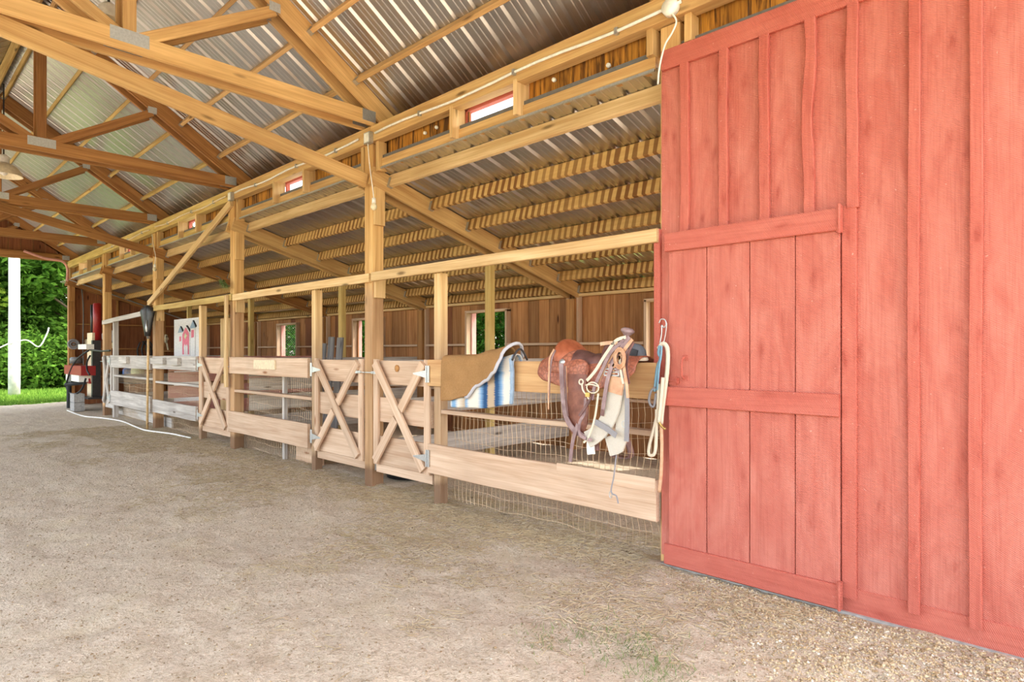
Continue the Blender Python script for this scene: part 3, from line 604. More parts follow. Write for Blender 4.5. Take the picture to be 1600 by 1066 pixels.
# partitions between stalls, with their posts
pn = ['plank partition dividing the saddle stall from the next', 'plank partition behind the slab post', 'plank partition behind the shovel post', 'plank partition behind the farthest X gate']
for k in range(1, 5):
    xx = X0[k]-.07; t = thing('stall_partition', (xx, 5.2, .15), pn[k-1], 'partition', 'stall partitions')
    m = 'grey_lumber' if k != 3 else 'pink_paint'
    for z0, z1 in ((1.0, 1.262), (.80, .98) if k in (2, 3) else (.68, .86), (.2, .45), *(((.52, .74),) if k in (2, 3) else ())): board('partition_plank', (xx+.05, D+.22, (z0+z1)/2), (xx+.05, YW-.24, (z0+z1)/2), z1-z0, .03, m, t)
    o = thing('partition_post', (xx, 5.24, 0), ['post under the near rafter, standing before the blossom window', 'post under the second rafter, beside the grey offcuts', 'post under the third rafter, right of the bare plank boards', 'post under the fourth rafter by the far stall'][k-1], 'post', 'posts under the lean-to rafters')
    board('timber', (xx-.025, 5.24, -.04), (xx-.025, 5.24, ZL(5.24)-.215), .088, .088, 'yellow_lumber', o, (1, 0, 0))
# grey offcuts leaning in the second stall
for k, (dx, h, tl_) in enumerate([(0, 1.47, .02), (.18, 1.56, .01), (.35, 1.55, .03)]):
    o = board('offcut_plank', (-8.25+dx, 4.5+.03*k, .02), (-8.25+dx+tl_, 4.6+.03*k, h), .15, .025, 'slate_lumber', None, (1, 0, 0)); tag(o, ['short grey offcut plank leaning in the second stall', 'tall middle grey offcut plank leaning in the second stall', 'tall grey offcut plank leaning rightmost in the second stall'][k], 'plank', 'grey offcut planks')
# bare plank boards and painted castle panel in the third stall
for k in range(2):
    o = board('bare_plank', (-11.15+.42*k, 4.35, .02), (-11.15+.42*k, 4.35, 1.93), .40, .02, 'pale_lumber', None, (1, 0, 0)); tag(o, ['wide bare plank standing right of the painted castle panel', 'wide bare plank standing next to the slab post'][k], 'plank', 'bare planks in the third stall')
cp = thing('castle_panel', (-13.5, 4.5, 0), 'white painted panel with a pink toy castle shape standing in the stall', 'panel'); cy = 4.5
ca, cb = PY(272, 505, cy).x, PY(314, 505, cy).x; cw_ = cb-ca
mb = MB().box((ca, cy, .02), (cb, cy+.02, 2.02)); part('backing', mb, 'white_paint', cp)
def cpoly(nm, pts, m, dep): part(nm, MB().prism([(PY(x, y, cy).x, cy-dep, PY(x, y, cy).z) for x, y in pts], (0, dep-.001, 0)), m, cp)
cpoly('tower', [(280, 556), (280, 520), (286.5, 520), (286.5, 556)], 'white_paint', .012); cpoly('tower_roof', [(279, 520), (283, 509.5), (287, 519)], 'castle_blue', .016)
cpoly('keep', [(285.5, 556), (286, 522), (292, 509), (298, 519), (298, 556)], 'white_paint', .018); cpoly('keep_front', [(287, 554), (287, 523), (292, 512), (297, 521), (297, 554)], 'castle_pink', .026)
cpoly('tower', [(298.5, 556), (298.5, 514), (305.5, 513), (305.5, 556)], 'white_paint', .012); cpoly('tower_roof', [(297.5, 513.5), (302.5, 501), (306.5, 512)], 'castle_blue', .016)
cpoly('roof_shadow_strip', [(302.5, 501), (307, 511), (307.5, 509), (303.5, 500.5)], 'castle_dark', .02); cpoly('roof_shadow_strip', [(292, 509), (298, 518.5), (298.5, 516), (293.5, 508.5)], 'castle_dark', .02); cpoly('roof_shadow_strip', [(283, 510), (286.5, 518), (287, 516), (284, 510)], 'castle_dark', .02)
cpoly('tower_window', [(300, 528), (300, 516), (304, 515.5), (304, 527)], 'castle_pink', .016); cpoly('tower_window', [(281.5, 534), (281.5, 526), (284, 526), (284, 533)], 'castle_pink', .016)
cpoly('cross_motif', [(290, 526), (291, 523), (292, 520.5), (293, 523), (294.5, 524.5), (293.2, 527), (292, 530.5), (291, 528)], 'pale_green', .03)
for k, x in enumerate((290.5, 293.5)): cpoly('picket', [(x, 554), (x-.4, 541), (x+1, 538), (x+2.2, 541), (x+2, 554)], 'white_paint', .034)

# ================================================================== saddle pad
padt = thing('saddle_pad', (-3.78, D-.02, .93), 'folded saddle pad, brown felt over blue and cream striped weave, on the top plank', 'saddle pad')
def drape(name, mat, xs_, topz, halfw, zf, zb, bulge, parent, rows=26, th=.012):
    """cloth hung over the plank: per-column top height, half width of the fold, front and rear hem"""
    V = []; Fc = []; n = len(xs_); yc = D-.02
    for i, x in enumerate(xs_):
        t_, hw, f_, b_ = topz(i/(n-1)), halfw(i/(n-1)), zf(i/(n-1)), zb(i/(n-1))
        for j in range(rows+1):
            u = j/rows                                       # front hem -> over -> rear hem
            if u < .42: z = f_+(t_-hw-f_)*(u/.42); y = yc-hw-bulge(i/(n-1), u/.42)
            elif u < .58: a_ = (u-.42)/.16*math.pi; y = yc-hw*math.cos(a_)-bulge(i/(n-1), 1)*(1-(u-.42)/.16); z = t_-hw+hw*math.sin(a_)
            else: z = (t_-hw)+(b_-(t_-hw))*((u-.58)/.42); y = yc+hw
            V.append((x, y, z))
    for i in range(n-1):
        for j in range(rows): a_ = i*(rows+1)+j; Fc.append((a_, a_+1, a_+rows+2, a_+rows+1))
    mb = MB(); mb.add(V, Fc); o = part(name, mb, mat, parent, True)
    so_ = o.modifiers.new('thickness', 'SOLIDIFY'); so_.thickness = th; so_.offset = 0; o.modifiers.new('soft', 'SUBSURF').levels = 1; o.modifiers['soft'].render_levels = 1
    return o
def lerp(pts):
    def f(u):
        for (a, p), (b, q) in zip(pts[:-1], pts[1:]):
            if u <= b: t = (u-a)/(b-a); t = t*t*(3-2*t); return p+(q-p)*t
        return pts[-1][1]
    return f
xs1 = [-4.17+(-3.40+4.17)*i/22 for i in range(23)]; xs2 = [-4.07+(-3.30+4.07)*i/22 for i in range(23)]
drape('striped_layer', 'serape_wool', xs2, lerp([(0, 1.295), (.7, 1.30), (1, 1.335)]), lerp([(0, .034), (1, .05)]), lerp([(0, .875), (.5, .89), (1, .945)]), lerp([(0, .95), (1, 1.05)]), lambda u, v: .004*math.sin(u*14)*(1-v), padt, th=.01)
drape('felt_layer', 'brown_felt', xs1, lerp([(0, 1.318), (.5, 1.325), (.8, 1.37), (1, 1.40)]), lerp([(0, .05), (.6, .06), (1, .10)]), lerp([(0, .925), (.12, .93), (.42, .975), (.6, 1.08), (.8, 1.13), (.95, 1.20), (1, 1.26)]), lerp([(0, .95), (1, 1.2)]), lambda u, v: .012*math.sin(u*7+1)*(1-v)+.02*u*(1-v), padt, th=.018)
# pale bound edge that follows the felt hem and its raised mouth
edge = []; fz = lerp([(0, .925), (.12, .93), (.42, .975), (.6, 1.08), (.8, 1.13), (.95, 1.20), (1, 1.26)]); hwf = lerp([(0, .05), (.6, .06), (1, .10)])
for i in range(9, 23):
    u = i/22; edge.append((xs1[i]+.006, D-.02-hwf(u)-.012*math.sin(u*7+1)-.02*u-.004, fz(u)-.006))
x_ = xs1[-1]+.012
for a_ in np.linspace(0, math.pi, 12): edge.append((x_+.06*math.sin(a_)**2+.03*(a_/math.pi), D-.02-.105*math.cos(a_), 1.30+.115*math.sin(a_)))
mb = MB().strap(edge, .024, .012, (.2, -1, -.1)); part('bound_edge', mb, 'white_edge', padt, True)
mb = MB().tube([(x_+.10+.0*k, D-.02-.085+.017*k, 1.285+.085*math.sin(math.pi*k/10)) for k in range(11)], .009, 6); part('inner_edge', mb, 'black_leather', padt, True)
mb = MB().strap([(-3.31, D-.095, 1.30), (-3.305, D-.085, 1.2), (-3.31, D-.08, 1.05), (-3.32, D-.08, .95)], .03, .016); part('side_edge', mb, 'castle_blue', padt)

# ================================================================== saddle
sd = thing('western_saddle', (-2.62, D-.02, 1.0), 'brown tooled western saddle straddling the top plank near the red wall', 'saddle'); yc = D-.02
def shell(name, mat, st, parent, n=18, m=22, th=.012, sub=1):
    """arched leather: stations (x, top z, hem z, half width, roundness)"""
    V = []; Fc = []; fs = [lerp([(s_[0], s_[k]) for s_ in st]) for k in range(1, 5)]; xa, xb_ = st[0][0], st[-1][0]
    for i in range(n+1):
        x = xa+(xb_-xa)*i/n; zt_, zb_, hw, ex_ = [f(x) for f in fs]
        for j in range(m+1):
            t = -1+2*j/m; V.append((x, yc+hw*math.copysign(abs(math.sin(t*math.pi/2))**.8, t), zt_-(zt_-zb_)*abs(t)**ex_))
    for i in range(n):
        for j in range(m): a_ = i*(m+1)+j; Fc.append((a_, a_+1, a_+m+2, a_+m+1))
    mb = MB(); mb.add(V, Fc); o = part(name, mb, mat, parent, True); q = o.modifiers.new('thickness', 'SOLIDIFY'); q.thickness = th; q.offset = 1
    q = o.modifiers.new('soft', 'SUBSURF'); q.levels = sub; q.render_levels = sub; return o
shell('skirt', 'tooled_leather', [(-2.98, 1.315, 1.19, .15, 1.7), (-2.90, 1.325, 1.145, .19, 1.8), (-2.7, 1.325, 1.11, .20, 1.9), (-2.45, 1.33, 1.10, .20, 1.9), (-2.25, 1.335, 1.14, .18, 1.8), (-2.16, 1.325, 1.22, .14, 1.6)], sd)
shell('rear_jockey', 'tooled_leather', [(-2.92, 1.335, 1.235, .16, 1.7), (-2.84, 1.365, 1.21, .19, 1.7), (-2.70, 1.365, 1.20, .20, 1.8), (-2.66, 1.345, 1.215, .19, 1.8)], sd)
shell('seat', 'dark_leather', [(-2.78, 1.405, 1.27, .165, 1.5), (-2.70, 1.365, 1.25, .17, 1.5), (-2.58, 1.335, 1.24, .165, 1.7), (-2.46, 1.345, 1.25, .15, 1.8), (-2.36, 1.37, 1.26, .14, 1.8)], sd, th=.016)
# cantle: leaning half disc with a rolled rim
mb = MB(); n = 20; V = []; Fc = []
for j in range(n+1):
    a_ = math.pi*j/n; cy_, cz = math.cos(a_), math.sin(a_)
    for k, (f, bx) in enumerate(((.15, .06), (.55, .035), (.85, -.01), (1.0, -.045), (1.03, -.075), (.92, -.085), (.5, -.05))):
        V.append((-2.715+bx-.10*cz*f*.35, yc+.185*cy_*f, 1.285+.155*cz*f))
for j in range(n):
    for k in range(6): a_ = j*7+k; Fc.append((a_, a_+1, a_+8, a_+7))
mb.add(V, Fc); o = part('cantle', mb, 'russet_leather', sd, True); q = o.modifiers.new('soft', 'SUBSURF'); q.levels = q.render_levels = 1
# seat jockey lobes, near and far side
for s in (-1, 1):
    pts = []
    for k in range(22):
        a_ = 2*math.pi*k/22; rx, rz = .125, .085; x = -2.585+rx*math.cos(a_)*(1.1 if math.cos(a_) < 0 else .9); z = 1.215+rz*math.sin(a_); yv = yc+s*(.195+.02*(1-abs(math.sin(a_)))-.35*max(0, z-1.2)); pts.append((x, yv, z))
    mb = MB().prism(pts, (0, s*.008, 0)); part('seat_jockey', mb, 'tooled_leather', sd)
    mb = MB().lathe([(.001, .012), (.022, .009), (.026, .0)], 14, Matrix.Translation((-2.72, yc+s*.178, 1.275)) @ Matrix.Rotation(s*-math.pi/2, 4, 'X')); part('concho', mb, 'galvanized', sd, True)
    # fender and stirrup
    fy = yc+s*.222
    pts = [(-2.63, fy, 1.2), (-2.62, fy+s*.012, 1.08), (-2.655, fy+s*.016, .98), (-2.64, fy+s*.016, .88), (-2.58, fy+s*.012, .80), (-2.50, fy+s*.012, .79), (-2.46, fy+s*.014, .88), (-2.45, fy+s*.014, .98), (-2.48, fy+s*.01, 1.1), (-2.47, fy, 1.2)]
    mb = MB().prism(pts, (0, s*.007, 0)); part('fender', mb, 'fender_leather', sd)
    if s < 0: continue
    mb = MB().strap([(-2.54, fy+s*.03, 1.15), (-2.54, fy+s*.034, .9), (-2.53, fy+s*.03, .74)], .055, .008); part('stirrup_leather', mb, 'dark_leather', sd)
    mb = MB().strap(smooth_path([(-2.60, fy+s*.03, .60), (-2.605, fy+s*.03, .66), (-2.57, fy+s*.03, .735), (-2.53, fy+s*.03, .75), (-2.49, fy+s*.03, .735), (-2.455, fy+s*.03, .66), (-2.46, fy+s*.03, .60), (-2.60, fy+s*.03, .60)], 4), .012, .06); part('stirrup', mb, 'dark_leather', sd)
# fork, swells and horn
mb = MB(); V = []; Fc = []; n = 18; m = 10
for i in range(n+1):
    a_ = math.pi*i/n; R = 1.0+.18*abs(math.sin(2*a_))
    for j in range(m+1):
        b_ = 2*math.pi*j/m; tk = .055+.015*abs(math.cos(a_)); V.append((-2.335+tk*math.cos(b_)*1.1-.03*math.sin(a_), yc+(.135*R+tk*.45*math.sin(b_))*math.cos(a_), 1.225+(.165*R+tk*.45*math.sin(b_))*math.sin(a_)))
for i in range(n):
    for j in range(m): a_ = i*(m+1)+j; Fc.append((a_, a_+1, a_+m+2, a_+m+1))
mb.add(V, Fc); part('fork', mb, 'dark_leather', sd, True)
mb = MB().lathe([(.001, -.07), (.03, -.06), (.02, -.01), (.018, .03), (.036, .05), (.046, .06), (.046, .07), (.03, .082), (.001, .085)], 16, Matrix.Translation((-2.325, yc, 1.425)) @ Matrix.Rotation(.25, 4, 'Y')); part('horn', mb, 'mauve_leather', sd, True)
def sp(nm, pts, Y, wd, th, mat, parent, k=5, dy=None):
    q = [PY(x, y, Y if dy is None else Y+dy[i]) for i, (x, y) in enumerate(pts)]
    return part(nm, MB().strap(smooth_path(q, k), wd, th), mat, parent)
YS = yc-.26
sp('saddle_string', [(866, 546), (859, 560), (858, 580), (857, 610), (857, 640)], YS+.03, .012, .004, 'tan_leather', sd); sp('saddle_string', [(868, 547), (862, 562), (859, 590), (858, 622)], YS+.035, .012, .004, 'mauve_leather', sd)
sp('saddle_string', [(884, 572), (885, 600), (886, 630)], YS-.01, .01, .004, 'tan_leather', sd)
sp('rear_billet', [(877, 568), (878, 590), (880, 625), (884, 650), (893, 667), (905, 678), (916, 684)], YS, .036, .006, 'mauve_leather', sd)
sp('billet_edge', [(883, 572), (884, 600), (886, 635), (888, 650)], YS-.012, .012, .005, 'dark_leather', sd)
sp('flank_strap', [(916, 684), (903, 663), (895, 690), (891, 722)][1:], YS-.02, [.026]*11, .005, 'mauve_leather', sd)
sp('latigo', [(960, 575), (951, 600), (945, 630), (940, 660)], YS-.03, .035, .006, 'mauve_leather', sd)
sp('cinch_band', [(966, 588), (962, 610), (956, 640), (945, 664), (930, 680), (918, 687)], YS-.06, .105, .014, 'cinch_wool', sd, 6)
sp('cinch_band', [(968, 600), (971, 630), (973, 660), (968, 690), (950, 698)], YS-.035, [.09]*19+[.12]*6, .014, 'cinch_wool', sd, 6)
sp('cinch_cuff', [(965, 589), (963, 603), (961, 615)], YS-.07, .10, .012, 'tan_leather', sd)
sp('cross_strap', [(927, 658), (945, 668), (963, 681)], YS-.085, .035, .006, 'grey_web', sd)
sp('grey_web_strap', [(975, 560), (978, 600), (980, 640), (979, 690)], YS-.05, .03, .008, 'grey_web', sd)
sp('white_keeper', [(923, 690), (923, 702), (924, 710)], YS-.05, .055, .012, 'white_plastic', sd); sp('brown_keeper', [(932, 690), (933, 704)], YS-.03, .03, .01, 'dark_leather', sd)
mb = MB()
c = PY(955, 587, YS-.075)
for z in (0, .022, .04): mb.tube([c+Vector((-.05+.1*z, 0, z)), c+Vector((.055-.1*z, 0, z))], .005, 6)
mb.tube([c+Vector((-.05, 0, 0)), c+Vector((-.046, 0, .04))], .005, 6); mb.tube([c+Vector((.055, 0, 0)), c+Vector((.05, 0, .04))], .005, 6); part('cinch_buckle', mb, 'galvanized', sd)
mb = MB().box(PY(951, 585, YS-.07)-Vector((0, .006, 0)), PY(961, 569, YS-.07)+Vector((0, .006, 0))); part('keeper', mb, 'tan_leather', sd)
mb = MB(); mb.ring(PY(944, 680, YS-.06), .016, .004); mb.ring(PY(976, 663, YS-.04), .02, .004); part('dee_ring', mb, 'galvanized', sd)
mb = MB().tube(smooth_path([PY(x, y, YS-.03) for x, y in [(965, 700), (962, 720), (959, 745), (955, 765), (957, 772), (963, 775), (966, 787)]], 4), .005, 6); part('hanging_cord', mb, 'grey_web', sd); mb = MB(); mb.ring(PY(954, 773, YS-.03), .016, .003, sx=.6, sz=1.3); part('snap', mb, 'galvanized', sd)

# bridle hung from the horn
br = thing('bridle', PY(940, 600, YS-.1), 'leather bridle with cream reins and ring bit hanging from the saddle horn', 'bridle'); YB_ = YS-.09
for pts, wd, mt in [([(978, 527), (962, 533), (945, 556), (930, 580), (917, 595)], .02, 'rope_cream'), ([(976, 531), (955, 550), (940, 580), (929, 605), (925, 625)], .022, 'mauve_leather'), ([(984, 527), (968, 548), (955, 575), (948, 600), (942, 640)], .026, 'mauve_leather'), ([(988, 530), (972, 552), (958, 574)], .022, 'tan_leather'),
    ([(938, 538), (950, 536), (965, 536)], .022, 'tan_leather'), ([(915, 622), (913, 645), (906, 660), (905, 675), (912, 684), (925, 688)], .02, 'mauve_leather'), ([(935, 615), (930, 650), (921, 680), (912, 692)], .012, 'rope_cream'), ([(960, 560), (965, 550), (973, 556), (975, 575), (979, 600), (981, 622)], .018, 'tan_leather'), ([(968, 556), (970, 580), (974, 600)], .014, 'rope_cream')]:
    sp('strap', pts, YB_, wd, .005, mt, br)
for pts, wd, mt in [([(972, 540), (962, 560), (950, 590), (944, 625), (941, 650)], .022, 'dark_leather'), ([(990, 535), (982, 552), (979, 575), (983, 600)], .016, 'dark_leather'), ([(965, 545), (950, 566), (938, 592), (931, 612)], .014, 'tan_leather'), ([(980, 545), (972, 565), (963, 580)], .02, 'mauve_leather')]: sp('strap', pts, YB_+.012, wd, .005, mt, br)
mb = MB()
for k, rr in enumerate((.05, .042, .034)): mb.ring(PY(968, 560, YB_-.012-.004*k), rr, .006, sx=.8, sz=1.25)
part('coiled_strap', mb, 'tan_leather', br, True)
sp('headstall', [(925, 612), (921, 625), (914, 637), (905, 650)], YB_-.01, .018, .006, 'dark_leather', br)
mb = MB(); mb.ring(PY(908, 597, YB_-.012), .016, .005); mb.ring(PY(926, 606, YB_-.012), .042, .005, sx=1.1, sz=.8); mb.tube(smooth_path([PY(x, y, YB_-.012) for x, y in [(909, 599), (911, 610), (917, 618), (920, 624)]], 4), .006, 6); mb.tube(smooth_path([PY(x, y, YB_-.014) for x, y in [(915, 602), (924, 601), (934, 604)]], 4), .005, 6); part('bit', mb, 'rope_cream', br, True)
mb = MB().box(PY(916, 620, YB_-.02), PY(921, 614, YB_-.03)); part('bit_buckle', mb, 'brass', br)
# dark capped object on the plank end
hp = thing('riding_helmet', PY(992, 560, D-.02), 'small dark cap with grey side and cream rim behind the saddle horn', 'cap')
c = PY(993, 563, D-.02)
mb = MB().lathe([(.075, 0), (.078, .03), (.07, .065), (.052, .09), (.026, .105), (.001, .11)], 20, Matrix.Translation(c+Vector((0, 0, .0))) @ Matrix.Diagonal((1, .8, 1, 1))); part('shell', mb, 'slate_cloth', hp, True)
mb = MB().lathe([(.083, -.004), (.09, .005), (.085, .018), (.076, .02)], 20, Matrix.Translation(c) @ Matrix.Diagonal((1, .8, 1, 1))); part('rim', mb, 'cream_wool', hp, True)
mb = MB().prism([c+Vector(p) for p in ((-.02, -.066, .04), (.05, -.058, .03), (.05, -.045, .065), (0, -.05, .08))], (0, -.008, 0)); part('dark_panel', mb, 'black_leather', hp)

# ================================================================== ropes on the red wall
hk = thing('hanging_ropes', PY(1036, 540, D-.03), 'cream and blue lead ropes hanging from a wire hook on the red wall corner', 'rope'); YH = D-.075
def rp(nm, pts, r, mt, Y=YH, k=5): return part(nm, MB().tube(smooth_path([PY(x, y, Y) for x, y in pts], k), r, 7), mt, hk, True)
rp('hook', [(1030, 505), (1033, 499), (1039, 500), (1041, 507), (1037, 512), (1034, 508), (1034, 520), (1031, 538)], .004, 'galvanized'); rp('hook', [(1042, 505), (1040, 522), (1036, 540)], .003, 'galvanized')
rp('cream_rope', [(1029, 545), (1036, 537), (1043, 545), (1043, 575), (1039, 610), (1035, 640), (1033, 662)], .014, 'rope_cream'); rp('cream_rope', [(1029, 600), (1028, 640), (1023, 665), (1015, 695), (1014, 710), (1022, 710), (1025, 690), (1026, 640)], .011, 'rope_cream', YH-.02)
rp('cream_rope', [(1036, 590), (1033, 625), (1029, 660)], .012, 'rope_cream', YH-.03); rp('tail_strap', [(1033, 660), (1034, 700), (1033, 740), (1030, 769)], .012, 'tan_leather')
rp('blue_rope', [(1031, 540), (1029, 552), (1032, 560), (1027, 575), (1024, 600), (1023, 612)], .009, 'rope_blue', YH-.015); rp('blue_rope', [(1024, 605), (1017, 612), (1014, 625), (1017, 634), (1022, 634), (1025, 615)], .008, 'grey_web', YH-.02); rp('blue_rope', [(1034, 541), (1033, 556), (1030, 575), (1027, 610)], .006, 'rope_blue', YH-.03)
rp('brass_snap', [(1030, 660), (1034, 666), (1040, 671)], .008, 'brass', YH-.03)

# ================================================================== tools and machine at the far bay
sv = thing('shovel', (X0[3]-.1, D-.06, .0), 'upturned shovel with dark blade leaning on a tall post', 'shovel'); xs_ = -12.16
mb = MB().tube([(xs_+.06, D-.12, .0), (xs_+.02, D-.09, 1.66)], .02, 8); part('handle', mb, 'pale_lumber', sv, True)
mb = MB(); out = [(-.045, 1.62), (-.065, 1.75), (-.10, 1.93), (-.125, 2.05), (-.09, 2.12), (0, 2.16), (.09, 2.12), (.125, 2.05), (.10, 1.93), (.065, 1.75), (.045, 1.62)]
V = []; Fc = []
bv = lambda u, o, z: (xs_+.02+u*.8+o*.7, D-.10+u*.6-o*.7, z)
for x, z in out: V += [bv(x*1.15, 0, z), bv(x*.6, .03, 1.62+(z-1.62)*.96), bv(0, .04, 1.62+(z-1.62)*.93)]
for k in range(len(out)-1): Fc += [(k*3, k*3+3, k*3+4, k*3+1), (k*3+1, k*3+4, k*3+5, k*3+2)]
mb.add(V, Fc); o = part('blade', mb, 'steel_dark', sv, True); q = o.modifiers.new('t', 'SOLIDIFY'); q.thickness = .006
mb = MB().tube([(xs_+.02, D-.09, 1.58), (xs_+.05, D-.125, 1.75), (xs_+.055, D-.13, 1.9)], [.024, .022, .008], 8); part('socket', mb, 'galvanized', sv, True)

ls = thing('log_splitter', (-16.9, 3.6, 0), 'upright red and cream log splitter with hoses at the far bay', 'log splitter'); Yl = 3.62
def P3(x, y, dy=0): return PY(x, y, Yl+dy)
a_, b_ = P3(141, 620), P3(149, 520); part('beam', MB().box((a_.x, Yl-.06, .32), (b_.x, Yl+.06, b_.z)), 'plywood_cream', ls)
part('beam_flange', MB().box((b_.x, Yl-.08, .32), (b_.x+.12, Yl+.08, P3(149, 532).z)), 'steel_dark', ls)
part('foot_plate', MB().box((a_.x-.1, Yl-.18, .28), (b_.x+.2, Yl+.18, .32)), 'steel_dark', ls)
c = P3(152, 500, .05); part('cylinder', MB().lathe([(.001, 0), (.085, 0), (.085, .85), (.06, .87), (.001, .87)], 16, Matrix.Translation((c.x, c.y, P3(152, 533).z))), 'red_machine', ls, True)
c = P3(144, 500, .02); part('rod', MB().tube([(c.x, c.y, P3(144, 522).z), (c.x, c.y, P3(144, 476).z)], .035, 10), 'steel_dark', ls, True)
c = P3(145, 600); part('wedge', MB().prism([(c.x-.1, Yl-.1, .62), (c.x+.15, Yl-.1, .62), (c.x+.02, Yl-.1, .8)], (0, .05, 0)), 'red_machine', ls)
e0, e1 = P3(112, 584, -.15), P3(139, 572, -.15); part('engine_cover', MB().box((e0.x, Yl-.3, e0.z), (e1.x, Yl-.02, e1.z)), 'red_machine', ls)
e0, e1 = P3(113, 594, -.15), P3(134, 584, -.15); part('engine_block', MB().box((e0.x, Yl-.28, e0.z), (e1.x, Yl-.02, e1.z)), 'white_plastic', ls)
for k in range(3): xx = e0.x+.25+.12*k; part('fin_vent', MB().box((xx, Yl-.29, e0.z-.03), (xx+.06, Yl-.281, e1.z-.02)), 'grey_machine', ls)
e0, e1 = P3(130, 546, -.1), P3(143, 538, -.1); part('control_box', MB().box((e0.x, Yl-.2, e0.z), (e1.x, Yl-.05, e1.z)), 'white_plastic', ls)
part('lever', MB().tube([P3(140, 547, -.1), P3(158, 549, -.1), P3(172, 548, -.1)], .02, 8), 'steel_dark', ls)
part('air_filter', MB().lathe([(.001, 0), (.13, 0), (.13, .12), (.1, .15), (.001, .15)], 14, Matrix.Translation(P3(119, 568, -.15))), 'grey_machine', ls, True)
part('tow_bar', MB().tube([P3(103, 601, -.3), P3(140, 597)], .045, 8), 'black_rubber', ls); c = P3(108, 603, -.3); part('jack_leg', MB().tube([(c.x, c.y, c.z), (c.x, c.y, .02)], .05, 8), 'black_rubber', ls)
part('support', MB().tube([P3(110, 600, -.2), P3(110, 584, -.2)], .06, 8), 'black_rubber', ls)
part('hose', MB().tube(smooth_path([P3(x, y, -.3) for x, y in [(138, 548), (122, 560), (112, 575), (104, 600), (107, 612), (117, 616), (128, 608), (134, 592)]], 5), .02, 7), 'black_rubber', ls, True)
part('hose', MB().tube(smooth_path([P3(x, y, -.25) for x, y in [(141, 556), (136, 566), (136, 578), (140, 586)]], 5), .018, 7), 'black_rubber', ls, True)
cbk = thing('concrete_block', (-16.95, 3.42, 0), 'grey hollow concrete block under the log splitter', 'block')
for z in (0, .2):
    mb = MB()
    for p, q in (((-17.2, 3.24), (-16.8, 3.275)), ((-17.2, 3.405), (-16.8, 3.44)), ((-17.2, 3.275), (-17.16, 3.405)), ((-17.02, 3.275), (-16.98, 3.405)), ((-16.84, 3.275), (-16.8, 3.405))): mb.box((p[0], p[1], z+.005), (q[0], q[1], z+.195))
    part('block', mb, 'concrete', cbk)
# wall fan, bottles, jugs, shelf goods
fn = thing('wall_fan', (-18.4, 5.5, 1.6), 'round cream fan on the dark end wall behind the shovel', 'fan'); c = PY(259.5, 529.5, 5.55); RT = Matrix.Translation(c) @ Matrix.Rotation(math.pi/2, 4, 'X') @ Matrix.Rotation(-.5, 4, 'Y')
part('rim', MB().lathe([(.115, -.02), (.125, 0), (.115, .02), (.108, 0), (.115, -.02)], 22, RT), 'cream_enamel', fn, True)
part('motor', MB().lathe([(.001, .03), (.03, .028), (.035, 0), (.03, -.06), (.001, -.065)], 14, RT), 'cream_enamel', fn, True)
mb = MB()
for k in range(3):
    a_ = 2*math.pi*k/3; mb.add([RT @ Vector((r_*math.cos(a_+o_), r_*math.sin(a_+o_), z_)) for r_, o_, z_ in ((.03, 0, .01), (.1, -.45, .02), (.105, .35, -.02), (.03, .6, -.01))], [(0, 1, 2, 3)])
part('blades', mb, 'grey_machine', fn); mb = MB()
for k in range(14): a_ = 2*math.pi*k/14; mb.tube([RT @ Vector((.03*math.cos(a_), .03*math.sin(a_), .03)), RT @ Vector((.118*math.cos(a_), .118*math.sin(a_), .012))], .002, 4)
mb.tube([c+Vector((0, .02, -.11)), c+Vector((0, .05, -.30))], .02, 8); part('guard', mb, 'cream_enamel', fn)
board_ = board('fan_shelf', (c.x-.5, 5.6, c.z-.33), (c.x+.5, 5.6, c.z-.33), .03, .2, 'brown_lumber', we)
for k, (x, y, dy, prof, m, lb, ct) in enumerate([(178, 548, 1.9, [(.001, 0), (.06, 0), (.06, .2), (.03, .24), (.03, .28), (.001, .28)], 'cream_enamel', 'small cream bottle on the far stall girt right of the thin stall post', 'bottle'), (137, 545, 1.6, [(.001, 0), (.07, 0), (.07, .2), (.04, .23), (.001, .23)], 'cream_enamel', 'cream jar on the end wall girt left of the log splitter', 'jar')]):
    X_ = XF+.05; t = (x-800)/FPX; Yq = X_*(t*DIR[0]-RGT[0])/(RGT[1]-t*DIR[1]); tag(part('bottle' if k == 0 else 'jar', MB().lathe(prof, 12, Matrix.Translation((X_, Yq, 1.44))), m, None, True, (X_, Yq, 1.44)), lb, ct)
c = PY(200, 600, D+.9); t = thing('storage_crate', (c.x, c.y, 0), 'low dark plank stand inside the far stall under the jugs', 'stand')
board('stand_top', (c.x-1.0, c.y, .62), (c.x+1.0, c.y, .62), .03, .5, 'grey_machine', t)
for s in (-.9, .9): board('stand_leg', (c.x+s, c.y, 0), (c.x+s, c.y, .605), .06, .4, 'dark_plank', t, (1, 0, 0))
for x, m, prof, lb, ct, nm in [(200, 'blue_plastic', [(.001, 0), (.11, 0), (.12, .12), (.11, .28), (.04, .34), (.04, .38), (.001, .38)], 'bright blue jug inside the far stall', 'jug', 'jug'), (215, 'pale_green', [(.001, 0), (.13, 0), (.14, .25), (.12, .45), (.07, .52), (.001, .53)], 'pale green tall bag inside the far stall', 'bag', 'feed_bag'), (191, 'steel_dark', [(.001, 0), (.16, 0), (.18, .1), (.17, .22), (.16, .22), (.15, .03), (.001, .02)], 'dark metal pail inside the far stall', 'pail', 'pail')]:
    q = PY(x, 600, c.y); tag(part(nm, MB().lathe(prof, 14, Matrix.Translation((q.x, q.y, .637))), m, None, True, (q.x, q.y, .637)), lb, ct)
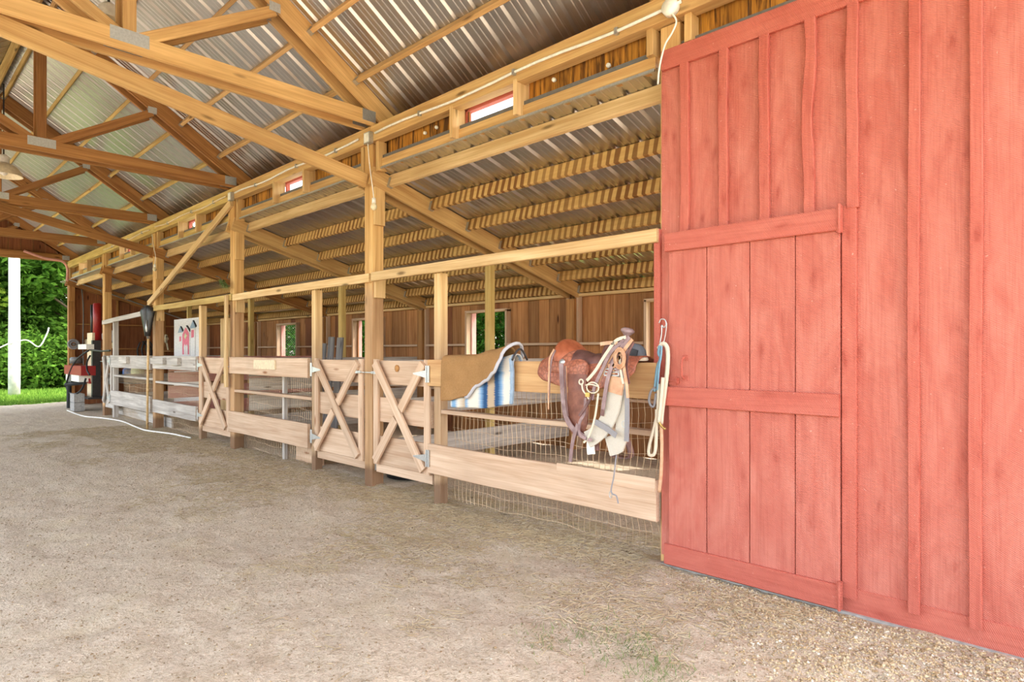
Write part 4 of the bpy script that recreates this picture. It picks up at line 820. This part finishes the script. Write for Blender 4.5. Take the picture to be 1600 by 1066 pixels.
q = PY(643, 752, D+.5); tag(part('feed_pan', MB().lathe([(.001, .02), (.22, .02), (.27, .17), (.285, .17), (.24, 0), (.001, 0)], 22, Matrix.Translation((q.x-.1, D+.55, .015))), 'black_rubber', None, True, (q.x-.1, D+.55, .015)), 'black rubber feed pan on the ground behind the near X gate', 'pan')
mb = MB().tube([p+Vector((0, 0, .022)) for p in smooth_path([(-17.0, 3.15, 0), (-15.3, 3.1, 0), (-14.5, 3.28, 0), (-13.6, 3.38, 0), (-12.4, 3.30, 0), (-11.7, 3.28, 0), (-10.95, 3.42, 0), (-10.2, 3.46, 0)], 10)], .014, 6); solo('extension_cord', mb, 'white_plastic', 'white cord lying along the dirt in front of the far stalls', 'cord', smooth=True)

# ================================================================== wiring and lamps
def conduit(xa, xb_, label, seed):
    r = random.Random(seed); n = 14; pts = [(xa+(xb_-xa)*k/n, D-.034, 3.50+.012*math.sin(k*.9+seed)+.006*r.random()) for k in range(n+1)]
    t = thing('conduit', ((xa+xb_)/2, D-.034, 3.48), label, 'conduit', 'conduits along the eave beam'); part('pipe', MB().tube(pts, .011, 8), 'white_plastic' if seed < 2 else 'plywood_cream', t, True)
    for k in (3, 8, 12): x = pts[k][0]; part('clip', MB().box((x-.012, D-.048, pts[k][2]-.022), (x+.012, D-.02, pts[k][2]+.022)), 'galvanized', t)
cl_ = ['white conduit along the eave beam from the red wall to the big front post', 'sagging cable along the eave beam left of the big front post', 'cable along the eave beam above the row brace', 'cable along the far end of the eave beam']
for i in range(4): conduit(X0[i+1]+.1, X0[i]-.2+(.25 if i == 0 else 0), cl_[i], i)
for k, (x, lb) in enumerate([(X0[1]-.0, 'grey junction box on top of the big front post'), (X0[0]-.02, 'round white junction box above the red wall corner'), (X0[2]-.0, 'junction box on top of the slab post')]):
    t = thing('junction_box', (x, D-.05, 3.47), lb, 'junction box', 'junction boxes on the eave beam')
    if k == 1: part('box', MB().lathe([(.001, .05), (.05, .045), (.055, .0), (.001, 0)], 16, Matrix.Translation((x, D-.02, 3.49)) @ Matrix.Rotation(math.pi/2, 4, 'X')), 'white_plastic', t, True)
    else: part('box', MB().box((x-.05, D-.065, 3.42), (x+.05, D-.02, 3.53)), 'galvanized', t); part('cover', MB().box((x-.04, D-.069, 3.43), (x+.04, D-.0655, 3.52)), 'white_plastic', t)
def bulb(x, pts, label):
    t = thing('bulb_pendant', (x, D-.08, pts[-1][2]), label, 'lamp', 'bare bulbs on wires'); part('wire', MB().tube(smooth_path(pts, 5), .005, 6), 'white_plastic', t, True)
    e = Vector(pts[-1]); part('socket', MB().lathe([(.001, .05), (.018, .05), (.02, 0), (.001, 0)], 12, Matrix.Translation(e-Vector((0, 0, .045)))), 'white_plastic', t, True)
    part('glass_bulb', MB().lathe([(.001, -.055), (.018, -.05), (.031, -.03), (.03, -.01), (.014, .02), (.001, .022)], 14, Matrix.Translation(e-Vector((0, 0, .06)))), 'cream_enamel', t, True)
bulb(X0[1]+.05, [(X0[1]+.0, D-.05, 3.42), (X0[1]+.045, D-.06, 3.2), (X0[1]+.10, D-.06, 2.95), (X0[1]+.12, D-.06, 2.85)], 'bare bulb hanging on a white wire beside the big front post')
mb = MB().tube(smooth_path([(X0[0]-.0, D-.05, 3.44), (X0[0]+.03, D-.055, 3.38), (X0[0]+.0, D-.055, 3.32), (X0[0]-.05, D-.055, 3.26), (X0[0]-.09, D-.05, 3.14), (X0[0]-.12, D-.02, 3.05)], 5), .006, 6); solo('loose_wire', mb, 'white_plastic', 'loose white wire dropping to the red wall corner', 'wire', smooth=True)
bulb(X0[3]+.05, [(X0[3]+.0, D-.05, 3.40), (X0[3]+.1, D-.06, 3.2), (X0[3]+.22, D-.06, 3.0), (X0[3]+.18, D-.06, 2.85)], 'bare bulb on a curved wire at the shovel post')
mb = MB().tube(smooth_path([(XF+.3, 2.6, 3.75), (XF+.3, 3.0, 3.62), (XF+.3, 3.35, 3.58), (XF+.3, D-.05, 3.4), (XF+.3, D-.06, 3.1)], 5), .03, 8); solo('bent_conduit', mb, 'pink_paint', 'bent conduit dropping down the far corner post from the gable', 'conduit', smooth=True)
for k, (x, lb) in enumerate([(X0[1]-.55, 'cream dome lamp hanging behind the nearest truss at the top edge'), (X0[3]+.6, 'cream dome lamp hanging at the left edge before the third truss')]):
    t = thing('dome_lamp', (x, YC, 3.9), lb, 'lamp', 'dome lamps along the ridge')
    part('shade', MB().lathe([(.225, 0), (.22, .01), (.20, .06), (.15, .13), (.08, .17), (.07, .175), (.078, .18), (.155, .137), (.207, .065), (.228, .0)], 24, Matrix.Translation((x, YC, 3.88))), 'cream_enamel', t, True)
    part('cap', MB().lathe([(.07, 0), (.07, .1), (.04, .13), (.001, .13)], 14, Matrix.Translation((x, YC, 4.05))), 'white_plastic', t, True); part('stem', MB().tube([(x, YC, 4.15), (x, YC, 5.2)], .01, 8), 'steel_dark', t)
    part('bulb', MB().lathe([(.001, -.05), (.04, -.03), (.045, .0), (.025, .06), (.001, .08)], 14, Matrix.Translation((x, YC, 3.93))), 'white_plastic', t, True)

# ================================================================== outdoors
def leaves(name, blobs, n, size, mat, parent=None, flat=.5, seed=0):
    r = np.random.default_rng(seed); P = []
    tot = sum(b[1][0]*b[1][1]*b[1][2] for b in blobs)
    for c, rad, in blobs:
        m = max(60, int(n*rad[0]*rad[1]*rad[2]/tot)); u = r.normal(size=(m, 3)); u /= np.linalg.norm(u, axis=1)[:, None]; rr = r.random(m)**.35
        P.append(np.array(c)+u*rr[:, None]*np.array(rad)*(.85+.3*r.random((m, 1))))
    P = np.concatenate(P); P = P[P[:, 2] > .05]; m = len(P)
    a = r.normal(size=(m, 3)); a[:, 2] *= flat; a /= np.linalg.norm(a, axis=1)[:, None]; b = np.cross(a, r.normal(size=(m, 3))); b /= np.linalg.norm(b, axis=1)[:, None]
    s = size*(.6+.8*r.random((m, 1))); V = np.stack([P-a*s, P+b*s*.45, P+a*s, P-b*s*.45], 1).reshape(-1, 3); c = V.mean(0); c[2] = 0
    Fq = np.arange(m*4).reshape(m, 4); return link(name, np_mesh(name, V-c, Fq, mat), Matrix.Translation(Vector(c.tolist())), parent)
def tree(x, y, h, rad, n, mat, label, seed, lf=.17, low=.16):
    r = random.Random(seed); t = thing('tree', (x, y, 0), label, 'tree', 'trees beyond the far opening')
    tr = [(x+.12*math.sin(k), y+.1*math.cos(k*1.7), h*.8*k/6) for k in range(7)]; part('trunk', MB().tube(tr, [.24*(1-.12*k) for k in range(7)], 8), 'bark', t, True)
    bl = []; mb = MB()
    for k in range(20):
        a_ = r.random()*6.28; z = h*(low+(.95-low)*r.random()); q = rad*(.35+.65*r.random())*(1-.35*abs(z/h-.5)); c = (x+q*math.cos(a_), y+q*math.sin(a_), z); bl.append((c, (rad*.45, rad*.45, rad*.34)))
        mb.tube(smooth_path([(x, y, z*.6), ((x+c[0])/2, (y+c[1])/2, z*.85), c], 3), [.06, .055, .05, .045, .04, .03, .02], 5)
    part('branches', mb, 'bark', t, True); leaves('foliage', bl, n, lf, mat, t, seed=seed)
tree(-31, .6, 8, 3.0, 14000, 'leaf_bright', 'leafy tree with yellow-green crown at the left edge of the view', 1); tree(-33.5, 4.6, 9, 3.4, 15000, 'leaf_green', 'tall dark green tree behind the white pole', 2); tree(-30.5, 6.4, 8, 2.8, 12000, 'leaf_green', 'green tree beside the far corner post', 3); tree(-39, 2.6, 12, 4.8, 14000, 'leaf_green', 'big background tree between the nearer crowns', 4, .24); tree(-37, 9.5, 11, 4, 7000, 'leaf_green', 'background tree behind the barn corner', 5, .24); tree(-36, -2.5, 11, 4, 7000, 'leaf_green', 'background tree left of the yellow-green tree', 6, .24)
for k, (x, y, rx, h) in enumerate([(-28, 3.9, 1.6, 2.0), (-28.5, 1.7, 1.5, 1.7), (-27.8, 6.0, 1.5, 2.4), (-30.6, 2.9, 2.2, 4.4)]):
    t = thing('undergrowth', (x, y, 0), ['brushy undergrowth right of the white pole base', 'low brush left of the white pole base', 'brush near the far corner post', 'taller brush behind the white pole'][k], 'bush', 'brush under the trees'); leaves('foliage', [((x, y, h*.4), (rx, rx, h*.6))], 5200, .11, ['leaf_green', 'leaf_green', 'leaf_green', 'leaf_green'][k], t, .9, 20+k)
    mb = MB()
    for q in range(7): mb.tube([(x+.1*q-.3, y, 0), (x+.25*q-.8, y+.2*math.sin(q*2), h*.6)], [.02, .008], 5)
    part('stems', mb, 'bark', t)
pv = thing('utility_pole', (-24.04, 3.12, 0), 'sunlit white pole with a flat lamp on top outside the far opening', 'pole')
part('shaft', MB().tube([(-24.04+.01*math.sin(k), 3.12, .9*k-.1) for k in range(8)], [.15]*3+[.14]*3+[.13]*2, 12), 'pole_white', pv, True); part('lamp_head', MB().box((-24.2, 3.05, 5.38), (-23.9, 3.65, 5.50)), 'white_plastic', pv)
part('wire_loop', MB().tube(smooth_path([(-23.9, 2.2, 2.0), (-23.9, 2.5, 1.4), (-23.9, 3.0, 1.6), (-23.9, 3.4, 1.7), (-23.9, 3.7, 1.5), (-23.9, 3.9, 1.9), (-23.9, 3.95, 2.1)], 5), .02, 6), 'pole_white', pv, True)
for k, (x, y, rx, h) in enumerate([(-5.0, 9.2, 1.3, 3.4), (-7.4, 9.4, 1.2, 3.2), (-9.8, 9.3, 1.4, 3.6), (-12.4, 9.8, 1.3, 3.2), (-14.9, 9.8, 1.5, 3.6), (-20.5, 10.6, 1.8, 3.6)]):
    t = thing('flowering_shrub', (x, y, 0), ['shrub outside the window beside the red wall', 'shrub outside, right of the blossom window', 'leafy shrub with pink blossom outside the window behind the saddle pad', 'flowering shrub outside the window by the big front post', 'shrub outside the chicken wire window', 'farthest shrub outside the rear wall'][k], 'shrub', 'shrubs behind the barn'); leaves('foliage', [((x, y, h*.5), (rx, rx*.8, h*.55)), ((x+.6, y, h*.7), (rx*.8, rx*.7, h*.4))], 16000, .06, 'leaf_shrub', t, .8, 40+k)
    mb = MB()
    for q in range(6): mb.tube([(x+.1*q-.3, y, 0), (x+.3*q-.8, y+.2*math.sin(q*2), h*.8)], [.03, .01], 5)
    part('stems', mb, 'bark', t)
# grass at the far opening
def blades(name, pts, h, mat, label, wd=.006, lean=.5, kind='stuff', cat='grass'):
    n = len(pts); a = RNG.random(n)*6.28; hh = h*(.5+RNG.random(n)); P = np.c_[pts, gz(pts[:, 0], pts[:, 1])-.005]
    sx = np.c_[np.cos(a), np.sin(a), np.zeros(n)]*wd; tip = np.c_[np.cos(a+1.6)*lean*hh, np.sin(a+1.6)*lean*hh, hh]
    V = np.stack([P-sx, P+sx, P+tip], 1).reshape(-1, 3); Fq = np.arange(n*3).reshape(n, 3); return tag(link(name, np_mesh(name, V, Fq, mat), Matrix.Identity(4)), label, cat, None, kind)
p = np.c_[-29+RNG.random(26000)*9.0, .3+RNG.random(26000)*5]; p = p[p[:, 0] < -19.6-.25*(p[:, 1]-2.1)-.5*vnoise(p[:, 0], p[:, 1], 1.5, 8)]; blades('lawn_grass', p, .09, 'grass_blade', 'short sunlit grass beyond the far opening', .012)
c = np.array([[-1.62, 2.45]]); p = np.concatenate([c+RNG.normal(size=(520, 2))*np.array([.16, .13]), np.array([[-1.9, 2.25]])+RNG.normal(size=(120, 2))*.1, np.array([[-1.35, 2.3]])+RNG.normal(size=(140, 2))*.08]); blades('weed_tuft', p, .028, 'weed', 'thin green weeds growing in the dirt in the foreground', .0022, 1.2, 'stuff', 'weeds')
# straw and chaff
n = 60000; p = np.c_[-13+RNG.random(n)*12.2, .9+RNG.random(n)*2.75]; dn_ = vnoise(p[:, 0], p[:, 1], 1.1, 9)*.6+vnoise(p[:, 0], p[:, 1], 3.7, 10)*.4+.22*(p[:, 1] > 2.4)+.15*(p[:, 1] > 3.1); p = p[(dn_ > .50+.3*RNG.random(n)) & ~((p[:, 0] > -1.1) & (p[:, 1] > 2.5))]
q = np.c_[-5.1+RNG.random(5000)*3.0, 3.2+RNG.random(5000)*.8]
def straws(name, p, lmax, wd, mat, label):
    n = len(p); a = RNG.random(n)*6.28; ln = .012+lmax*RNG.random(n)**2; d_ = np.c_[np.cos(a), np.sin(a), (RNG.random(n)-.5)*.4]*ln[:, None]; s_ = np.c_[-np.sin(a), np.cos(a), np.zeros(n)]*wd; P = np.c_[p, gz(p[:, 0], p[:, 1])+.005]
    V = np.stack([P-d_-s_, P+d_-s_, P+d_+s_, P-d_+s_, P+np.c_[np.zeros((n, 2)), np.full(n, .004)]], 1).reshape(-1, 3); k = np.arange(n)[:, None]*5; Fq = np.concatenate([k+np.array([[0, 1, 4]]), k+np.array([[1, 2, 4]]), k+np.array([[2, 3, 4]]), k+np.array([[3, 0, 4]])])
    return tag(link(name, np_mesh(name, V, Fq, mat), Matrix.Identity(4)), label, 'straw', None, 'stuff')
p = p[p[:, 1] > 1.3+.5*RNG.random(len(p))]; p = np.concatenate([p, q]); p = p[~((p[:, 0] > -2.12) & (p[:, 1] > 3.42))]; pk = RNG.random(len(p)) < .62
straws('straw_litter', p[pk], .042, .0017, 'straw', 'loose pale straw scattered over the dirt floor'); straws('dry_stems', p[~pk], .04, .0015, 'dry_stem', 'darker dry grass stems mixed into the straw on the floor')
# tuft of greens on the slab post
o = PY(352, 447, D-.11); n = 260; a = RNG.random(n)*6.28; b_ = RNG.random(n); P = np.c_[o.x+.10*(RNG.random(n)-.5)-.15*b_, np.full(n, o.y)+.05*(RNG.random(n)-.5), o.z+.10*b_]; tp = np.c_[.07*np.cos(a), .05*np.sin(a), -.10*RNG.random(n)]; sx = np.c_[np.full(n, .004), np.zeros(n), np.full(n, .002)]
V = np.stack([P-sx, P+sx, P+tp], 1).reshape(-1, 3)-np.array(o); t = thing('dried_greens', o, 'tuft of dried greens tied where the top rail meets the slab post', 'greens'); tag(link('sprigs', np_mesh('sprigs', V, np.arange(n*3).reshape(n, 3), 'weed'), Matrix.Translation(o), t), kind='stuff')
part('stem', MB().tube(smooth_path([o+Vector((-.32, .0, .16)), o+Vector((-.15, -.01, .12)), o+Vector((0, 0, 0))], 5), .008, 6), 'bark', t, True)
# gear on the end wall
def atX(px, py, X):
    t = (px-800)/FPX; Y = X*(t*DIR[0]-RGT[0])/(RGT[1]-t*DIR[1]); dp = DIR[0]*X+DIR[1]*Y; return Vector((X, Y, CAMH+(HY-py)*dp/FPX))
c = atX(115, 538, XF+.16); t = thing('cord_reel', c, 'round cord reel hung by the far corner post', 'reel'); mb = MB(); mb.ring(c, .11, .025, (1, 0, 0), 18, 8); mb.ring(c, .07, .02, (1, 0, 0), 18, 8); part('cord_coil', mb, 'grey_web', t, True); part('hub', MB().tube([c-Vector((.12, 0, 0)), c+Vector((.04, 0, 0))], .03, 10), 'grey_machine', t)
c = atX(229, 545, XF+.12); t = thing('harness_loops', c, 'dark harness straps looped on the end wall beside the shovel post', 'harness'); mb = MB()
for k in range(3): mb.tube(smooth_path([c+Vector((.02*k, -.15+.08*k, .18)), c+Vector((.02*k, -.22+.1*k, -.05)), c+Vector((.02*k, -.16+.12*k, -.32)), c+Vector((.02*k, -.02+.1*k, -.3)), c+Vector((.02*k, .04+.06*k, .0)), c+Vector((.02*k, -.1+.08*k, .2))], 5), .02, 6)
part('straps', mb, 'black_leather', t, True); part('peg', MB().tube([c+Vector((-.09, -.05, .19)), c+Vector((.08, -.05, .2))], .015, 6), 'steel_dark', t)
c = atX(170, 526, XF+.14); t = thing('white_disc', c, 'white disc on the end wall behind the farthest tall post', 'disc'); part('plate', MB().lathe([(.001, .0), (.12, .0), (.17, .03), (.175, .035), (.12, .012), (.001, .012)], 20, Matrix.Translation(c) @ Matrix.Rotation(math.pi/2, 4, 'Y')), 'white_paint', t, True); part('nail', MB().tube([c-Vector((.1, 0, 0)), c+Vector((.01, 0, 0))], .008, 6), 'steel_dark', t)
# stones
def stones(name, p, size, label):
    n = len(p); oc = np.array([[1, 0, 0], [-1, 0, 0], [0, 1, 0], [0, -1, 0], [0, 0, 1], [0, 0, -1]], float); of = np.array([[0, 2, 4], [2, 1, 4], [1, 3, 4], [3, 0, 4], [2, 0, 5], [1, 2, 5], [3, 1, 5], [0, 3, 5]])
    s = size*(.5+RNG.random((n, 1, 1))**2*1.3)*(.6+.8*RNG.random((n, 6, 3))); a = RNG.random(n)*6.28; ca, sa = np.cos(a)[:, None], np.sin(a)[:, None]; v = oc[None]*s; v[..., 2] *= .65
    v = np.stack([v[..., 0]*ca-v[..., 1]*sa, v[..., 0]*sa+v[..., 1]*ca, v[..., 2]], -1); P = np.c_[p, gz(p[:, 0], p[:, 1])+size*.15]; V = (v+P[:, None]).reshape(-1, 3); Fq = (np.arange(n)[:, None, None]*6+of[None]).reshape(-1, 3)
    return tag(link(name, np_mesh(name, V, Fq, 'gravel_stone'), Matrix.Identity(4)), label, 'gravel', None, 'stuff')
a = NT('gravel_stone'); tc = a.n('TexCoord'); vo = a.n('TexVoronoi', i_Vector=tc.outputs['Object'], i_Scale=60.); sx_ = a.n('SeparateXYZ', i_0=vo.outputs['Color']); a.fin(a.ramp(sx_.outputs[0], [(.0, lin((140, 116, 86))), (.35, lin((190, 164, 122))), (.65, lin((208, 188, 152))), (.88, lin((172, 154, 130))), (1., lin((228, 216, 196)))]), .85)
n = 52000; p = np.c_[-2.05+RNG.random(n)*3.2, 1.7+RNG.random(n)*1.85]; edge_ = (p[:, 1]-3.5)*.9+(p[:, 0]+1.95)*.95; p = p[(edge_ > -.1+.75*RNG.random(n)-.25*vnoise(p[:, 0], p[:, 1], 4, 12)) & (p[:, 1] < 3.47)]; stones('gravel', p, .0062, 'small tan gravel along the foot of the red wall')
n = 9000; p = np.c_[-10+RNG.random(n)*11, .4+RNG.random(n)*3.05]; o = stones('dirt_crumbs', p, .0045, 'dark crumbs of earth and chaff strewn over the dirt floor'); o.data.materials[0] = plain('crumb_earth', (138, 116, 88), .95, nz=.3, sc=40); o['category'] = 'crumbs'
n = 15000; p = np.c_[-10+RNG.random(n)*11, .4+RNG.random(n)*3.05]; o = stones('clods', p, .006, 'small clods of pale earth over the dirt floor'); o.data.materials[0] = M_['dirt']; o['category'] = 'clods'
n = 2500; p = np.c_[-10+RNG.random(n)*11, .4+RNG.random(n)*3.05]; stones('pebbles', p, .005, 'sparse pebbles strewn over the dirt floor')
